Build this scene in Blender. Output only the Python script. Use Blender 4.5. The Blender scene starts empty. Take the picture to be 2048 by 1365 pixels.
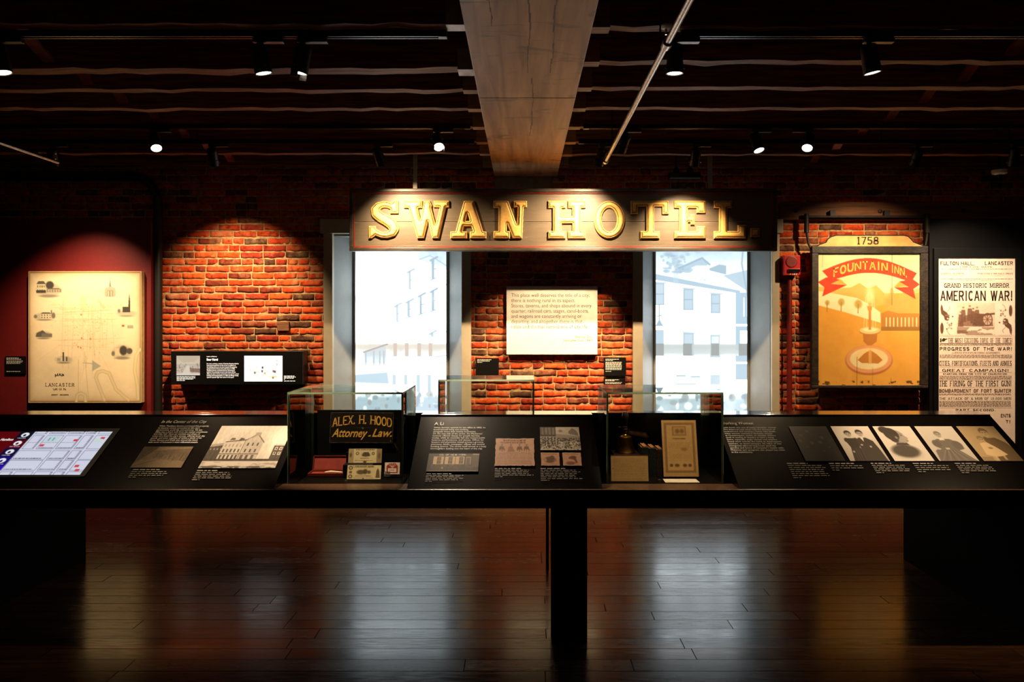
import bpy, bmesh, math, random
import numpy as np
from mathutils import Vector, Matrix

# ------------------------------------------------------------------ camera, world, exposure
SC = bpy.context.scene
COL = SC.collection
F, CX, CY, H = 1500.0, 1046.0, 640.0, 1.65        # focal length in px, vanishing point, eye height
cam_d = bpy.data.cameras.new('camera')
cam_d.sensor_width = 36.0
cam_d.lens = 36.0 * F / 2048.0
cam_d.shift_x = -(CX - 1024.0) / 2048.0
cam_d.shift_y = -(682.5 - CY) / 2048.0
cam_d.clip_start = 0.05
cam = bpy.data.objects.new('camera', cam_d)
COL.objects.link(cam)
cam.location = (0, 0, H)
cam.rotation_euler = (math.pi / 2, 0, 0)
SC.camera = cam
world = bpy.data.worlds.new('world')
SC.world = world
world.use_nodes = True
world.node_tree.nodes['Background'].inputs[0].default_value = (0.02, 0.012, 0.008, 1)
world.node_tree.nodes['Background'].inputs[1].default_value = 0.2
SC.view_settings.view_transform = 'Standard'
SC.view_settings.look = 'None'
SC.view_settings.exposure = 0.0
SC.view_settings.gamma = 1.0
SC.view_settings.use_curve_mapping = False

WARM = (1.0, 0.70, 0.39)
WALL_Y = 7.60
rng = random.Random(7)

def pX(x, Y): return (x - CX) * Y / F
def pZ(y, Y): return H - (y - CY) * Y / F

# ------------------------------------------------------------------ mesh helpers
class MB:
    def __init__(s): s.v = []; s.f = []; s.m = []; s.tint = None
    def add(s, vs, fs, m=0):
        o = len(s.v); s.v += [tuple(p) for p in vs]
        for f in fs: s.f.append(tuple(i + o for i in f)); s.m.append(m)
        return s
    def box(s, x0, x1, y0, y1, z0, z1, m=0):
        vs = [(x0,y0,z0),(x1,y0,z0),(x1,y1,z0),(x0,y1,z0),(x0,y0,z1),(x1,y0,z1),(x1,y1,z1),(x0,y1,z1)]
        return s.add(vs, [(0,3,2,1),(4,5,6,7),(0,1,5,4),(1,2,6,5),(2,3,7,6),(3,0,4,7)], m)
    def obox(s, c, ax, ay, az, m=0):
        c = Vector(c); ax, ay, az = Vector(ax), Vector(ay), Vector(az); vs = []
        for k in (-1, 1):
            for j, i in ((-1,-1),(-1,1),(1,1),(1,-1)): vs.append(c + ax*i + ay*j + az*k)
        return s.add(vs, [(0,3,2,1),(4,5,6,7),(0,1,5,4),(1,2,6,5),(2,3,7,6),(3,0,4,7)], m)
    def prism(s, pts, fn0, fn1, m=0):
        n = len(pts)
        vs = [fn0(p) for p in pts] + [fn1(p) for p in pts]
        fs = [tuple(range(n)), tuple(range(2*n-1, n-1, -1))] + [(i, i+n, (i+1)%n+n, (i+1)%n) for i in range(n)]
        return s.add(vs, fs, m)
    def prism_x(s, yz, x0, x1, m=0):
        return s.prism(yz, lambda p: (x0, p[0], p[1]), lambda p: (x1, p[0], p[1]), m)
    def prism_y(s, xz, y0, y1, m=0):
        return s.prism(xz, lambda p: (p[0], y0, p[1]), lambda p: (p[0], y1, p[1]), m)
    def tube(s, path, r, n=10, m=0, cap=True):
        path = [Vector(p) for p in path]; rings = []
        rs = r if isinstance(r, (list, tuple)) else [r]*len(path)
        up = None
        for i, p in enumerate(path):
            d = (path[min(i+1, len(path)-1)] - path[max(i-1, 0)]).normalized()
            if up is None or abs(up.dot(d)) > .95:
                up = Vector((0,0,1)) if abs(d.z) < .9 else Vector((0,1,0))
            a = d.cross(up).normalized(); b = d.cross(a).normalized()
            rings.append([p + (a*math.cos(2*math.pi*k/n) + b*math.sin(2*math.pi*k/n))*rs[i] for k in range(n)])
        vs = [q for rg in rings for q in rg]; fs = []
        for i in range(len(path)-1):
            for k in range(n): fs.append((i*n+k, i*n+(k+1)%n, (i+1)*n+(k+1)%n, (i+1)*n+k))
        if cap: fs += [tuple(range(n-1,-1,-1)), tuple((len(path)-1)*n+k for k in range(n))]
        return s.add(vs, fs, m)
    def lathe(s, prof, c, n=24, m=0, axis=None):
        c = Vector(c); az = Vector(axis or (0,0,1)).normalized()
        ax = az.orthogonal().normalized(); ay = az.cross(ax); vs = []; fs = []
        for r, z in prof:
            for k in range(n):
                a = 2*math.pi*k/n; vs.append(c + ax*(r*math.cos(a)) + ay*(r*math.sin(a)) + az*z)
        for i in range(len(prof)-1):
            for k in range(n): fs.append((i*n+k, i*n+(k+1)%n, (i+1)*n+(k+1)%n, (i+1)*n+k))
        if prof[0][0] > 1e-5: fs.append(tuple(range(n-1,-1,-1)))
        if prof[-1][0] > 1e-5: fs.append(tuple((len(prof)-1)*n+k for k in range(n)))
        return s.add(vs, fs, m)
    def build(s, name, mats, parent=None, smooth=False, bevel=0):
        me = bpy.data.meshes.new(name)
        o = org(parent)
        me.from_pydata([(v[0]-o[0], v[1]-o[1], v[2]-o[2]) for v in s.v], [], s.f)
        if not isinstance(mats, (list, tuple)): mats = [mats]
        for mt in mats: me.materials.append(mt)
        me.polygons.foreach_set('material_index', s.m)
        bm = bmesh.new(); bm.from_mesh(me)
        bmesh.ops.recalc_face_normals(bm, faces=bm.faces)
        bm.to_mesh(me); bm.free()
        if smooth:
            me.polygons.foreach_set('use_smooth', [True]*len(me.polygons))
            try: me.set_sharp_from_angle(angle=math.radians(35))
            except Exception: pass
        ob = put(name, me, parent)
        if bevel:
            md = ob.modifiers.new('bevel', 'BEVEL'); md.width = bevel; md.segments = 2; md.limit_method = 'ANGLE'
        return ob

ORG = {}
def org(parent):
    while parent is not None and parent.parent is not None: parent = parent.parent
    if parent is None: return (0,0,0)
    return ORG.get(parent.name, (0,0,0))
def put(name, me, parent=None):
    ob = bpy.data.objects.new(name, me); COL.objects.link(ob)
    if parent is not None: ob.parent = parent
    return ob
def thing(name, label, cat, loc=(0,0,0), group=None, kind=None):
    o = bpy.data.objects.new(name, None); COL.objects.link(o); o.location = loc
    o.empty_display_size = .1; ORG[o.name] = tuple(loc)
    tag(o, label, cat, group, kind); return o
def tag(o, label=None, cat=None, group=None, kind=None):
    if label: o['label'] = label
    if cat: o['category'] = cat
    if group: o['group'] = group
    if kind: o['kind'] = kind
    return o

# ------------------------------------------------------------------ materials
def lin(c):
    return tuple((x/255/12.92 if x/255 <= .04045 else ((x/255+.055)/1.055)**2.4) for x in c[:3])
class NT:
    def __init__(s, name):
        s.mat = bpy.data.materials.new(name); s.mat.use_nodes = True; s.t = s.mat.node_tree
        s.b = s.t.nodes['Principled BSDF']
    def n(s, ty, **kw):
        nd = s.t.nodes.new(ty)
        for k, v in kw.items():
            if k.startswith('i_'):
                key = k[2:]; key = int(key) if key.isdigit() else key.replace('_', ' ')
                nd.inputs[key].default_value = v
            else: setattr(nd, k, v)
        return nd
    def l(s, a, b): s.t.links.new(a, b)
    def pos(s, scale=(1,1,1)):
        g = s.n('ShaderNodeTexCoord'); m = s.n('ShaderNodeMapping'); m.inputs['Scale'].default_value = scale
        s.l(g.outputs['Object'], m.inputs['Vector']); return m.outputs[0]
    def ramp(s, fac, stops):
        r = s.n('ShaderNodeValToRGB'); e = r.color_ramp.elements
        while len(e) < len(stops): e.new(.5)
        for q, (p, c) in zip(e, stops): q.position = p; q.color = (*c[:3], 1)
        s.l(fac, r.inputs[0]); return r.outputs[0]
def pmat(name, c, c2=None, scale=8, stretch=(1,1,1), rough=.6, metal=0, bump=0, spec=.5, detail=6, emis=None, estr=0, bscale=None, rvar=0):
    m = NT(name); b = m.b
    b.inputs['Roughness'].default_value = rough; b.inputs['Metallic'].default_value = metal
    b.inputs['Specular IOR Level'].default_value = spec
    A = lin(c); B = lin(c2) if c2 else tuple(x*.8 for x in A)
    v = m.pos(stretch)
    nz = m.n('ShaderNodeTexNoise'); nz.inputs['Scale'].default_value = scale; nz.inputs['Detail'].default_value = detail
    m.l(v, nz.inputs['Vector'])
    m.l(m.ramp(nz.outputs['Fac'], [(.35, B), (.65, A)]), b.inputs['Base Color'])
    if rvar:
        mr = m.n('ShaderNodeMapRange'); mr.inputs[3].default_value = rough-rvar; mr.inputs[4].default_value = rough+rvar
        m.l(nz.outputs['Fac'], mr.inputs[0]); m.l(mr.outputs[0], b.inputs['Roughness'])
    if bump:
        n2 = m.n('ShaderNodeTexNoise'); n2.inputs['Scale'].default_value = bscale or scale*4; n2.inputs['Detail'].default_value = 5
        m.l(v, n2.inputs['Vector'])
        bp = m.n('ShaderNodeBump'); bp.inputs['Strength'].default_value = bump; bp.inputs['Distance'].default_value = .01
        m.l(n2.outputs['Fac'], bp.inputs['Height']); m.l(bp.outputs[0], b.inputs['Normal'])
    if emis:
        b.inputs['Emission Color'].default_value = (*emis, 1); b.inputs['Emission Strength'].default_value = estr
    return m.mat
def print_mat(name, rough=.5, spec=.3, estr=0):
    m = NT(name); a = m.n('ShaderNodeAttribute'); a.attribute_name = 'Col'
    m.b.inputs['Roughness'].default_value = rough; m.b.inputs['Specular IOR Level'].default_value = spec
    if estr:
        m.b.inputs['Base Color'].default_value = (.02,.02,.02,1)
        m.l(a.outputs['Color'], m.b.inputs['Emission Color']); m.b.inputs['Emission Strength'].default_value = estr
    else: m.l(a.outputs['Color'], m.b.inputs['Base Color'])
    return m.mat

M = {}
M['black'] = pmat('black_satin_laminate', (10,7,5), (14,10,8), 30, (1,6,6), rough=.21, bump=.02, bscale=150, spec=.22)
M['apron'] = pmat('black_matt_laminate', (6,4,3), (4,3,2), 20, rough=.75, spec=.03)
M['ledge'] = pmat('dark_brown_laminate', (92,66,45), (60,42,28), 40, (1,9,9), rough=.3, bump=.08, bscale=120, spec=.4)
M['ridge'] = pmat('black_polished_laminate', (13,10,8), (17,14,11), 30, rough=.11, spec=.7)
M['metalblack'] = pmat('black_powder_coat', (9,9,9), (13,13,13), 40, rough=.4, spec=.4)
M['trackm'] = pmat('dark_anodised_track', (38,40,42), (30,31,33), 40, rough=.3, metal=1)
M['steel'] = pmat('galvanised_pipe', (150,146,138), (120,116,108), 60, rough=.32, metal=1, bump=.05)
M['iron'] = pmat('wrought_iron', (17,13,11), (25,19,15), 25, rough=.6, bump=.2)
M['mortar'] = pmat('lime_mortar', (190,160,116), (152,122,84), 26, rough=.95, bump=.8, bscale=90, spec=.1)
M['joist'] = pmat('old_joist_wood', (144,90,54), (78,44,25), 7, (.35,7,7), rough=.58, bump=.35, bscale=30, spec=.22)
M['joistend'] = pmat('new_joist_wood', (170,128,80), (138,98,58), 8, (.6,6,6), rough=.6)
M['galv'] = pmat('galvanised_plate', (170,168,164), (140,138,134), 20, rough=.45, metal=.6)
M['brace'] = pmat('red_brown_bridging', (176,84,48), (130,60,34), 8, (2,2,5), rough=.7)
M['deckb'] = pmat('dark_ceiling_board', (64,34,24), (44,22,15), 6, (.4,4,4), rough=.8)
M['casing'] = pmat('off_white_painted_trim', (178,166,144), (170,158,136), 10, rough=.5)
M['reveal'] = pmat('white_painted_reveal', (156,156,152), (150,150,146), 10, rough=.45)
M['redwall'] = pmat('dark_red_paint', (104,5,4), (96,4,4), 30, rough=.6, bump=.04, bscale=200)
M['blackwall'] = pmat('black_painted_panel', (5,4,4), (7,6,5), 20, rough=.5, spec=.25)
M['plaster'] = pmat('dark_plaster', (60,40,30), (48,32,24), 5, rough=.9)
M['white'] = pmat('white_board', (238,234,224), (230,226,216), 12, rough=.5)
M['capwhite'] = pmat('white_cap', (225,222,215), (215,212,205), 12, rough=.5)
M['txt_white'] = pmat('white_print', (246,240,228), (240,232,220), 10, rough=.5)
M['txt_lit'] = pmat('backlit_white_print', (235,232,228), (230,228,222), 10, rough=.5, emis=(1,.97,.93), estr=.9)
M['txt_brown'] = pmat('brown_print', (84,54,36), (76,48,32), 10, rough=.6)
M['txt_red'] = pmat('red_print', (190,80,60), (180,70,50), 10, rough=.6)
M['ink'] = pmat('poster_ink', (38,24,18), (60,40,30), 90, rough=.7)
M['inklight'] = pmat('poster_ink_faded', (104,74,58), (128,96,78), 90, rough=.7)
M['paper'] = pmat('poster_paper', (246,222,198), (240,214,188), 18, rough=.75, spec=.2)
M['gold_paint'] = pmat('sign_gold_paint', (242,184,84), (226,160,64), 40, rough=.5)
M['alexblack'] = pmat('painted_tin_sign', (20,16,11), (28,22,15), 30, rough=.42, bump=.05)
M['tinedge'] = pmat('worn_tin_edge', (120,100,74), (40,30,22), 80, rough=.5)
M['redalarm'] = pmat('red_alarm_plastic', (176,10,10), (166,8,8), 20, rough=.38)
M['redpipe'] = pmat('red_painted_conduit', (110,14,8), (96,10,6), 20, rough=.5)
M['chrome'] = pmat('chrome', (225,225,225), (210,210,210), 20, rough=.12, metal=1)
M['brass'] = pmat('aged_brass', (150,104,44), (112,74,30), 22, rough=.3, metal=1)
M['darkwood'] = pmat('turned_dark_wood', (46,24,14), (30,15,9), 15, (4,4,1), rough=.35)
M['mahog'] = pmat('red_mahogany', (128,42,16), (98,30,12), 12, (1,6,1), rough=.4)
M['velvet'] = pmat('red_lining', (140,38,14), (120,30,10), 30, rough=.8)
M['bone'] = pmat('bone_handle', (220,200,160), (200,178,138), 20, rough=.5)
M['leather'] = pmat('book_leather', (58,34,20), (40,24,15), 25, rough=.6, bump=.2)
M['leather2'] = pmat('green_book_cloth', (30,36,30), (22,27,22), 25, rough=.7, bump=.2)
M['pages'] = pmat('aged_page_edges', (170,112,62), (130,82,44), 40, (1,30,1), rough=.8)
M['timber'] = pmat('old_timber_plank', (124,78,44), (82,48,26), 6, (.5,4,6), rough=.7, bump=.4, bscale=24)
M['stone'] = pmat('bearing_stone', (128,112,86), (108,94,70), 14, rough=.9, bump=.3)
M['frameblk'] = pmat('worn_black_frame', (24,19,15), (50,38,28), 26, rough=.5, bump=.25, bscale=60)
M['cream'] = pmat('aged_cream_paint', (216,174,104), (196,152,86), 9, rough=.6, bump=.1)
M['signred'] = pmat('sign_red_border', (150,34,24), (126,28,20), 30, rough=.45)
M['duct'] = pmat('black_conduit', (16,12,10), (12,9,8), 20, rough=.5)
M['rod'] = pmat('grey_rod', (150,142,126), (140,132,116), 20, rough=.4)
M['acrylic'] = pmat('clear_acrylic_clip', (190,195,195), (180,185,185), 20, rough=.1)
M['acrylic'].node_tree.nodes['Principled BSDF'].inputs['Transmission Weight'].default_value = .85
M['lens_off'] = pmat('dark_lens', (10,10,10), (14,14,14), 20, rough=.2)
M['lens'] = pmat('lit_lens', (255,230,190), (255,230,190), 5, emis=(1,.86,.66), estr=9)
M['print'] = print_mat('printed_picture', .4, .12)
M['printmatt'] = print_mat('printed_paper', .75, .15)
M['scrim'] = print_mat('daylit_window_scrim', .6, .2, 1.0)
M['screen'] = print_mat('lit_screen', .2, .3, .85)
M['screen2'] = print_mat('lit_white_screen', .2, .4, 1.3)

def brick_mat():
    m = NT('old_brick'); b = m.b; b.inputs['Roughness'].default_value = .88; b.inputs['Specular IOR Level'].default_value = .2
    a = m.n('ShaderNodeAttribute'); a.attribute_name = 'Tint'
    g = m.n('ShaderNodeNewGeometry')
    n1 = m.n('ShaderNodeTexNoise', i_Scale=22., i_Detail=8.); m.l(g.outputs['Position'], n1.inputs['Vector'])
    mul = m.n('ShaderNodeMix', data_type='RGBA', blend_type='MULTIPLY'); mul.inputs[0].default_value = 1
    m.l(a.outputs['Color'], mul.inputs[6])
    m.l(m.ramp(n1.outputs['Fac'], [(.32, (.36,.28,.26)), (.52, (.95,.95,.95)), (.8, (1.0,1.2,1.25))]), mul.inputs[7])
    n2 = m.n('ShaderNodeTexNoise', i_Scale=5., i_Detail=9., i_Roughness=.7); m.l(g.outputs['Position'], n2.inputs['Vector'])
    mx = m.n('ShaderNodeMix', data_type='RGBA'); mx.inputs[7].default_value = (*lin((196,160,116)), 1)
    mr = m.n('ShaderNodeMapRange'); mr.inputs[1].default_value = .50; mr.inputs[2].default_value = .78; mr.inputs[4].default_value = .72
    m.l(n2.outputs['Fac'], mr.inputs[0]); m.l(mr.outputs[0], mx.inputs[0]); m.l(mul.outputs[2], mx.inputs[6])
    m.l(mx.outputs[2], b.inputs['Base Color'])
    n3 = m.n('ShaderNodeTexNoise', i_Scale=75., i_Detail=6.); m.l(g.outputs['Position'], n3.inputs['Vector'])
    bp = m.n('ShaderNodeBump'); bp.inputs['Strength'].default_value = .7; bp.inputs['Distance'].default_value = .006
    m.l(n3.outputs['Fac'], bp.inputs['Height']); m.l(bp.outputs[0], b.inputs['Normal'])
    return m.mat
M['brick'] = brick_mat()

def floor_mat():
    m = NT('oak_floor'); b = m.b; b.inputs['Specular IOR Level'].default_value = .115
    oi = m.n('ShaderNodeObjectInfo'); g = m.n('ShaderNodeNewGeometry')
    off = m.n('ShaderNodeVectorMath', operation='MULTIPLY_ADD'); off.inputs[1].default_value = (1.1, 9, 1)
    cmb = m.n('ShaderNodeCombineXYZ'); mm = m.n('ShaderNodeMath', operation='MULTIPLY'); mm.inputs[1].default_value = 37.
    m.l(oi.outputs['Random'], mm.inputs[0]); m.l(mm.outputs[0], cmb.inputs[0]); m.l(mm.outputs[0], cmb.inputs[2])
    m.l(g.outputs['Position'], off.inputs[0]); m.l(cmb.outputs[0], off.inputs[2])
    n1 = m.n('ShaderNodeTexNoise', i_Scale=2.6, i_Detail=8., i_Distortion=1.6); m.l(off.outputs[0], n1.inputs['Vector'])
    w = m.n('ShaderNodeTexNoise', i_Scale=9., i_Detail=5.); m.l(off.outputs[0], w.inputs['Vector'])
    c = m.ramp(n1.outputs['Fac'], [(.35, lin((32,18,9))), (.62, lin((54,32,16)))])
    mx = m.n('ShaderNodeMix', data_type='RGBA', blend_type='MULTIPLY'); mx.inputs[0].default_value = 1
    m.l(c, mx.inputs[6]); m.l(m.ramp(oi.outputs['Random'], [(0, (.7,.7,.7)), (1, (1.15,1.1,1.05))]), mx.inputs[7])
    m.l(mx.outputs[2], b.inputs['Base Color'])
    mr = m.n('ShaderNodeMapRange'); mr.inputs[1].default_value = .3; mr.inputs[2].default_value = .75; mr.inputs[3].default_value = .12; mr.inputs[4].default_value = .24
    m.l(w.outputs['Fac'], mr.inputs[0])
    ra = m.n('ShaderNodeMath', operation='MULTIPLY_ADD'); ra.inputs[1].default_value = .07; m.l(oi.outputs['Random'], ra.inputs[0]); m.l(mr.outputs[0], ra.inputs[2]); m.l(ra.outputs[0], b.inputs['Roughness'])
    bp = m.n('ShaderNodeBump'); bp.inputs['Strength'].default_value = .05; bp.inputs['Distance'].default_value = .002
    m.l(w.outputs['Fac'], bp.inputs['Height']); m.l(bp.outputs[0], b.inputs['Normal'])
    return m.mat
M['floor'] = floor_mat()

def beam_mat():
    m = NT('boxed_beam_wood'); b = m.b; b.inputs['Roughness'].default_value = .5; b.inputs['Specular IOR Level'].default_value = .4
    v = m.pos((7, .5, 7)); v2 = m.pos((1.5, 5, 1.5))
    n1 = m.n('ShaderNodeTexNoise', i_Scale=2.2, i_Detail=8., i_Distortion=.6); m.l(v, n1.inputs['Vector'])
    n2 = m.n('ShaderNodeTexNoise', i_Scale=1.6, i_Detail=4., i_Distortion=1.5); m.l(v2, n2.inputs['Vector'])
    mx = m.n('ShaderNodeMix', data_type='RGBA', blend_type='MULTIPLY'); mx.inputs[0].default_value = 1
    m.l(m.ramp(n1.outputs['Fac'], [(.3, lin((150,114,80))), (.65, lin((206,164,120)))]), mx.inputs[6])
    m.l(m.ramp(n2.outputs['Fac'], [(.3, (.25,.22,.2)), (.42, (1,1,1))]), mx.inputs[7])
    m.l(mx.outputs[2], b.inputs['Base Color'])
    bp = m.n('ShaderNodeBump'); bp.inputs['Strength'].default_value = .15; m.l(n1.outputs['Fac'], bp.inputs['Height']); m.l(bp.outputs[0], b.inputs['Normal'])
    return m.mat
M['beam'] = beam_mat()

def worn_mat(name, base, wear, rough=.5, th=.58, sc=(2,2,14)):
    m = NT(name); b = m.b; b.inputs['Roughness'].default_value = rough
    v = m.pos(sc)
    n1 = m.n('ShaderNodeTexNoise', i_Scale=3.5, i_Detail=9., i_Roughness=.65); m.l(v, n1.inputs['Vector'])
    n2 = m.n('ShaderNodeTexNoise', i_Scale=30., i_Detail=6.); m.l(v, n2.inputs['Vector'])
    A = lin(base)
    m.l(m.ramp(n1.outputs['Fac'], [(.3, tuple(x*.8 for x in A)), (th, tuple(x*1.1 for x in A)), (th+.1, lin(wear)), (1, lin(wear))]), b.inputs['Base Color'])
    bp = m.n('ShaderNodeBump'); bp.inputs['Strength'].default_value = .25; bp.inputs['Distance'].default_value = .004
    m.l(n2.outputs['Fac'], bp.inputs['Height']); m.l(bp.outputs[0], b.inputs['Normal'])
    return m.mat
M['board'] = worn_mat('weathered_black_board', (92,80,66), (150,124,84), .45, .62, (1.2,2,9))
M['gild'] = worn_mat('worn_gilding', (234,186,106), (136,88,40), .42, .62, (9,9,9))
M['gilddark'] = pmat('dark_groove', (58,32,12), (80,46,18), 40, rough=.6)  # darker brown for the groove band of the letters and the beam cracks

def glass_mat():
    m = NT('display_glass'); m.t.nodes.remove(m.b); out = m.t.nodes['Material Output']
    fr = m.n('ShaderNodeFresnel', i_IOR=1.45)
    tr = m.n('ShaderNodeBsdfTransparent', i_Color=(.95,.965,.955,1)); gl = m.n('ShaderNodeBsdfGlossy', i_Roughness=.01)
    mx = m.n('ShaderNodeMixShader'); m.l(fr.outputs[0], mx.inputs[0]); m.l(tr.outputs[0], mx.inputs[1]); m.l(gl.outputs[0], mx.inputs[2])
    m.l(mx.outputs[0], out.inputs['Surface']); return m.mat
M['glass'] = glass_mat()
def glass_edge_mat():
    m = NT('green_glass_edge'); out = m.t.nodes['Material Output']; c = (*lin((196,222,192)), 1)
    m.b.inputs['Base Color'].default_value = c; m.b.inputs['Roughness'].default_value = .25
    nz = m.n('ShaderNodeTexNoise', i_Scale=14.); m.l(m.pos(), nz.inputs['Vector'])
    m.l(m.ramp(nz.outputs['Fac'], [(.3, lin((176,206,174))), (.7, lin((206,228,200)))]), m.b.inputs['Base Color'])
    tr = m.n('ShaderNodeBsdfTranslucent'); tr.inputs[0].default_value = c
    mx = m.n('ShaderNodeMixShader', i_Fac=.55); m.l(m.b.outputs[0], mx.inputs[1]); m.l(tr.outputs[0], mx.inputs[2]); m.l(mx.outputs[0], out.inputs['Surface'])
    return m.mat
M['glassedge'] = glass_edge_mat()

# ------------------------------------------------------------------ raster painter for flat prints
class Pic:
    def __init__(s, w, h, col):
        s.w, s.h = int(w), int(h); s.W, s.Hh = s.w*2, s.h*2
        s.a = np.ones((s.Hh, s.W, 3)) * np.array(col[:3], float)
        s.X, s.Y = np.meshgrid((np.arange(s.W)+.5)/s.W, (np.arange(s.Hh)+.5)/s.Hh)
        s.asp = s.Hh / s.W
    def mask(s, m, col, al=1.): 
        m = (np.clip(m, 0, 1)*al)[..., None]; s.a = s.a*(1-m) + np.array(col[:3], float)*m; return s
    def ell(s, cx, cy, rx, ry, col, soft=.12, rot=0, al=1.):
        dx, dy = s.X-cx, (s.Y-cy)*s.asp
        c, q = math.cos(rot), math.sin(rot)
        u = (dx*c+dy*q)/rx; v = (-dx*q+dy*c)/(ry*s.asp)
        return s.mask((1-np.sqrt(u*u+v*v))/max(soft, .001)+.0, col, al)
    def poly(s, pts, col, al=1.):
        ins = np.zeros(s.X.shape, bool); n = len(pts)
        for i in range(n):
            (x0, y0), (x1, y1) = pts[i], pts[(i+1) % n]
            if y0 == y1: continue
            c = ((s.Y >= min(y0, y1)) & (s.Y < max(y0, y1)))
            ins ^= c & (s.X < x0 + (s.Y-y0)*(x1-x0)/(y1-y0))
        return s.mask(ins.astype(float), col, al)
    def rect(s, x0, y0, x1, y1, col, al=1.):
        return s.mask(((s.X >= x0) & (s.X < x1) & (s.Y >= y0) & (s.Y < y1)).astype(float), col, al)
    def line(s, pts, w, col, al=1.):
        d = np.full(s.X.shape, 9.)
        for (x0, y0), (x1, y1) in zip(pts[:-1], pts[1:]):
            y0 *= s.asp; y1 *= s.asp; dx, dy = x1-x0, y1-y0; L = dx*dx+dy*dy+1e-9
            t = np.clip(((s.X-x0)*dx + (s.Y*s.asp-y0)*dy)/L, 0, 1)
            d = np.minimum(d, np.hypot(s.X-x0-t*dx, s.Y*s.asp-y0-t*dy))
        return s.mask((w/2-d)*s.W*.7+.5, col, al)
    def fbm(s, sx, sy, seed, octs=4):
        r = np.random.RandomState(seed); o = np.zeros(s.X.shape); amp = 1.; tot = 0
        for k in range(octs):
            nx, ny = max(2, int(sx*2**k)), max(2, int(sy*2**k)); g = r.rand(ny+1, nx+1)
            fx = np.clip(s.X*nx, 0, nx-1e-4); fy = np.clip(s.Y*ny, 0, ny-1e-4); ix = fx.astype(int); iy = fy.astype(int)
            tx = fx-ix; ty = fy-iy; tx = tx*tx*(3-2*tx); ty = ty*ty*(3-2*ty)
            o += amp*((g[iy,ix]*(1-tx)+g[iy,ix+1]*tx)*(1-ty)+(g[iy+1,ix]*(1-tx)+g[iy+1,ix+1]*tx)*ty); tot += amp; amp *= .55
        return o/tot
    def grain(s, amp, sx=8, sy=8, seed=1, octs=4):
        s.a = s.a + ((s.fbm(sx, sy, seed, octs)-.5)*2*amp)[..., None]; return s
    def vgrad(s, c0, c1, y0=0, y1=1):
        t = np.clip((s.Y-y0)/(y1-y0), 0, 1)[..., None]
        m = ((s.Y >= y0) & (s.Y <= y1))[..., None]
        g = np.array(c0, float)*(1-t)+np.array(c1, float)*t; s.a = np.where(m, g, s.a); return s
    def bars(s, x0, y0, x1, y1, n, col, seed=0, fill=.55, al=1., ragged=.15):
        r = random.Random(seed); dy = (y1-y0)/n
        for i in range(n):
            x = x0; xe = x1 - r.random()*ragged*(x1-x0)
            while x < xe:
                L = (x1-x0)*r.uniform(.03, .12); s.rect(x, y0+i*dy, min(x+L, xe), y0+i*dy+dy*fill, col, al*r.uniform(.6, 1)); x += L+(x1-x0)*.018
        return s
    def out(s):
        a = np.clip(s.a, 0, 255).reshape(s.h, 2, s.w, 2, 3).mean((1, 3))/255.
        return np.where(a <= .04045, a/12.92, ((a+.055)/1.055)**2.4)

def picture(name, img, plane, a0, a1, b0, b1, mat, parent, torn=0, lift=0.):
    """grid of quads carrying the painted colours; plane maps (a, b, lift) to the world, b upward"""
    h, w = img.shape[:2]; o = org(parent)
    us = np.linspace(a0, a1, w); vs = np.linspace(b1, b0, h)
    U, V = np.meshgrid(us, vs)
    if torn:
        r = np.random.RandomState(len(name)+w)
        def jag(n):
            k = np.interp(np.arange(n), np.linspace(0, n-1, max(5, n//5)), r.rand(max(5, n//5))); return (k*.6+r.rand(n)*.4)*torn
        l, rr, t, b = jag(h), jag(h), jag(w), jag(w)
        fx = (U-a0)/(a1-a0); fy = (V-b0)/(b1-b0)
        U = U + (1-fx)*l[:, None] - fx*rr[:, None]; V = V - fy*t[None, :] + (1-fy)*b[None, :]
    P = plane(U.ravel(), V.ravel(), lift)
    co = np.stack([np.broadcast_to(np.asarray(p, float), (h*w,)) for p in P], 1) - np.array(o)
    idx = np.arange(h*w).reshape(h, w)
    q = np.stack([idx[:-1,:-1], idx[1:,:-1], idx[1:,1:], idx[:-1,1:]], -1).reshape(-1, 4)
    me = bpy.data.meshes.new(name)
    me.vertices.add(h*w); me.vertices.foreach_set('co', co.astype(np.float32).ravel())
    me.loops.add(q.size); me.loops.foreach_set('vertex_index', q.astype(np.int32).ravel())
    me.polygons.add(len(q)); me.polygons.foreach_set('loop_start', np.arange(0, q.size, 4, dtype=np.int32))
    me.update(calc_edges=True)
    at = me.color_attributes.new('Col', 'FLOAT_COLOR', 'POINT')
    at.data.foreach_set('color', np.concatenate([img.reshape(-1, 3), np.ones((h*w, 1))], 1).astype(np.float32).ravel())
    me.materials.append(mat)
    return put(name, me, parent)

# planes: (a, b, lift) -> world
def wallplane(Y): return lambda a, b, l=0.: (a, Y-l, b)
def frame_plane(o, u, v):
    o, u, v = np.array(o, float), np.array(u, float), np.array(v, float); n = np.cross(u, v); n = n/np.linalg.norm(n)
    return lambda a, b, l=0.: tuple(o[i] + np.asarray(a)*u[i] + np.asarray(b)*v[i] + n[i]*l for i in range(3))

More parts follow.
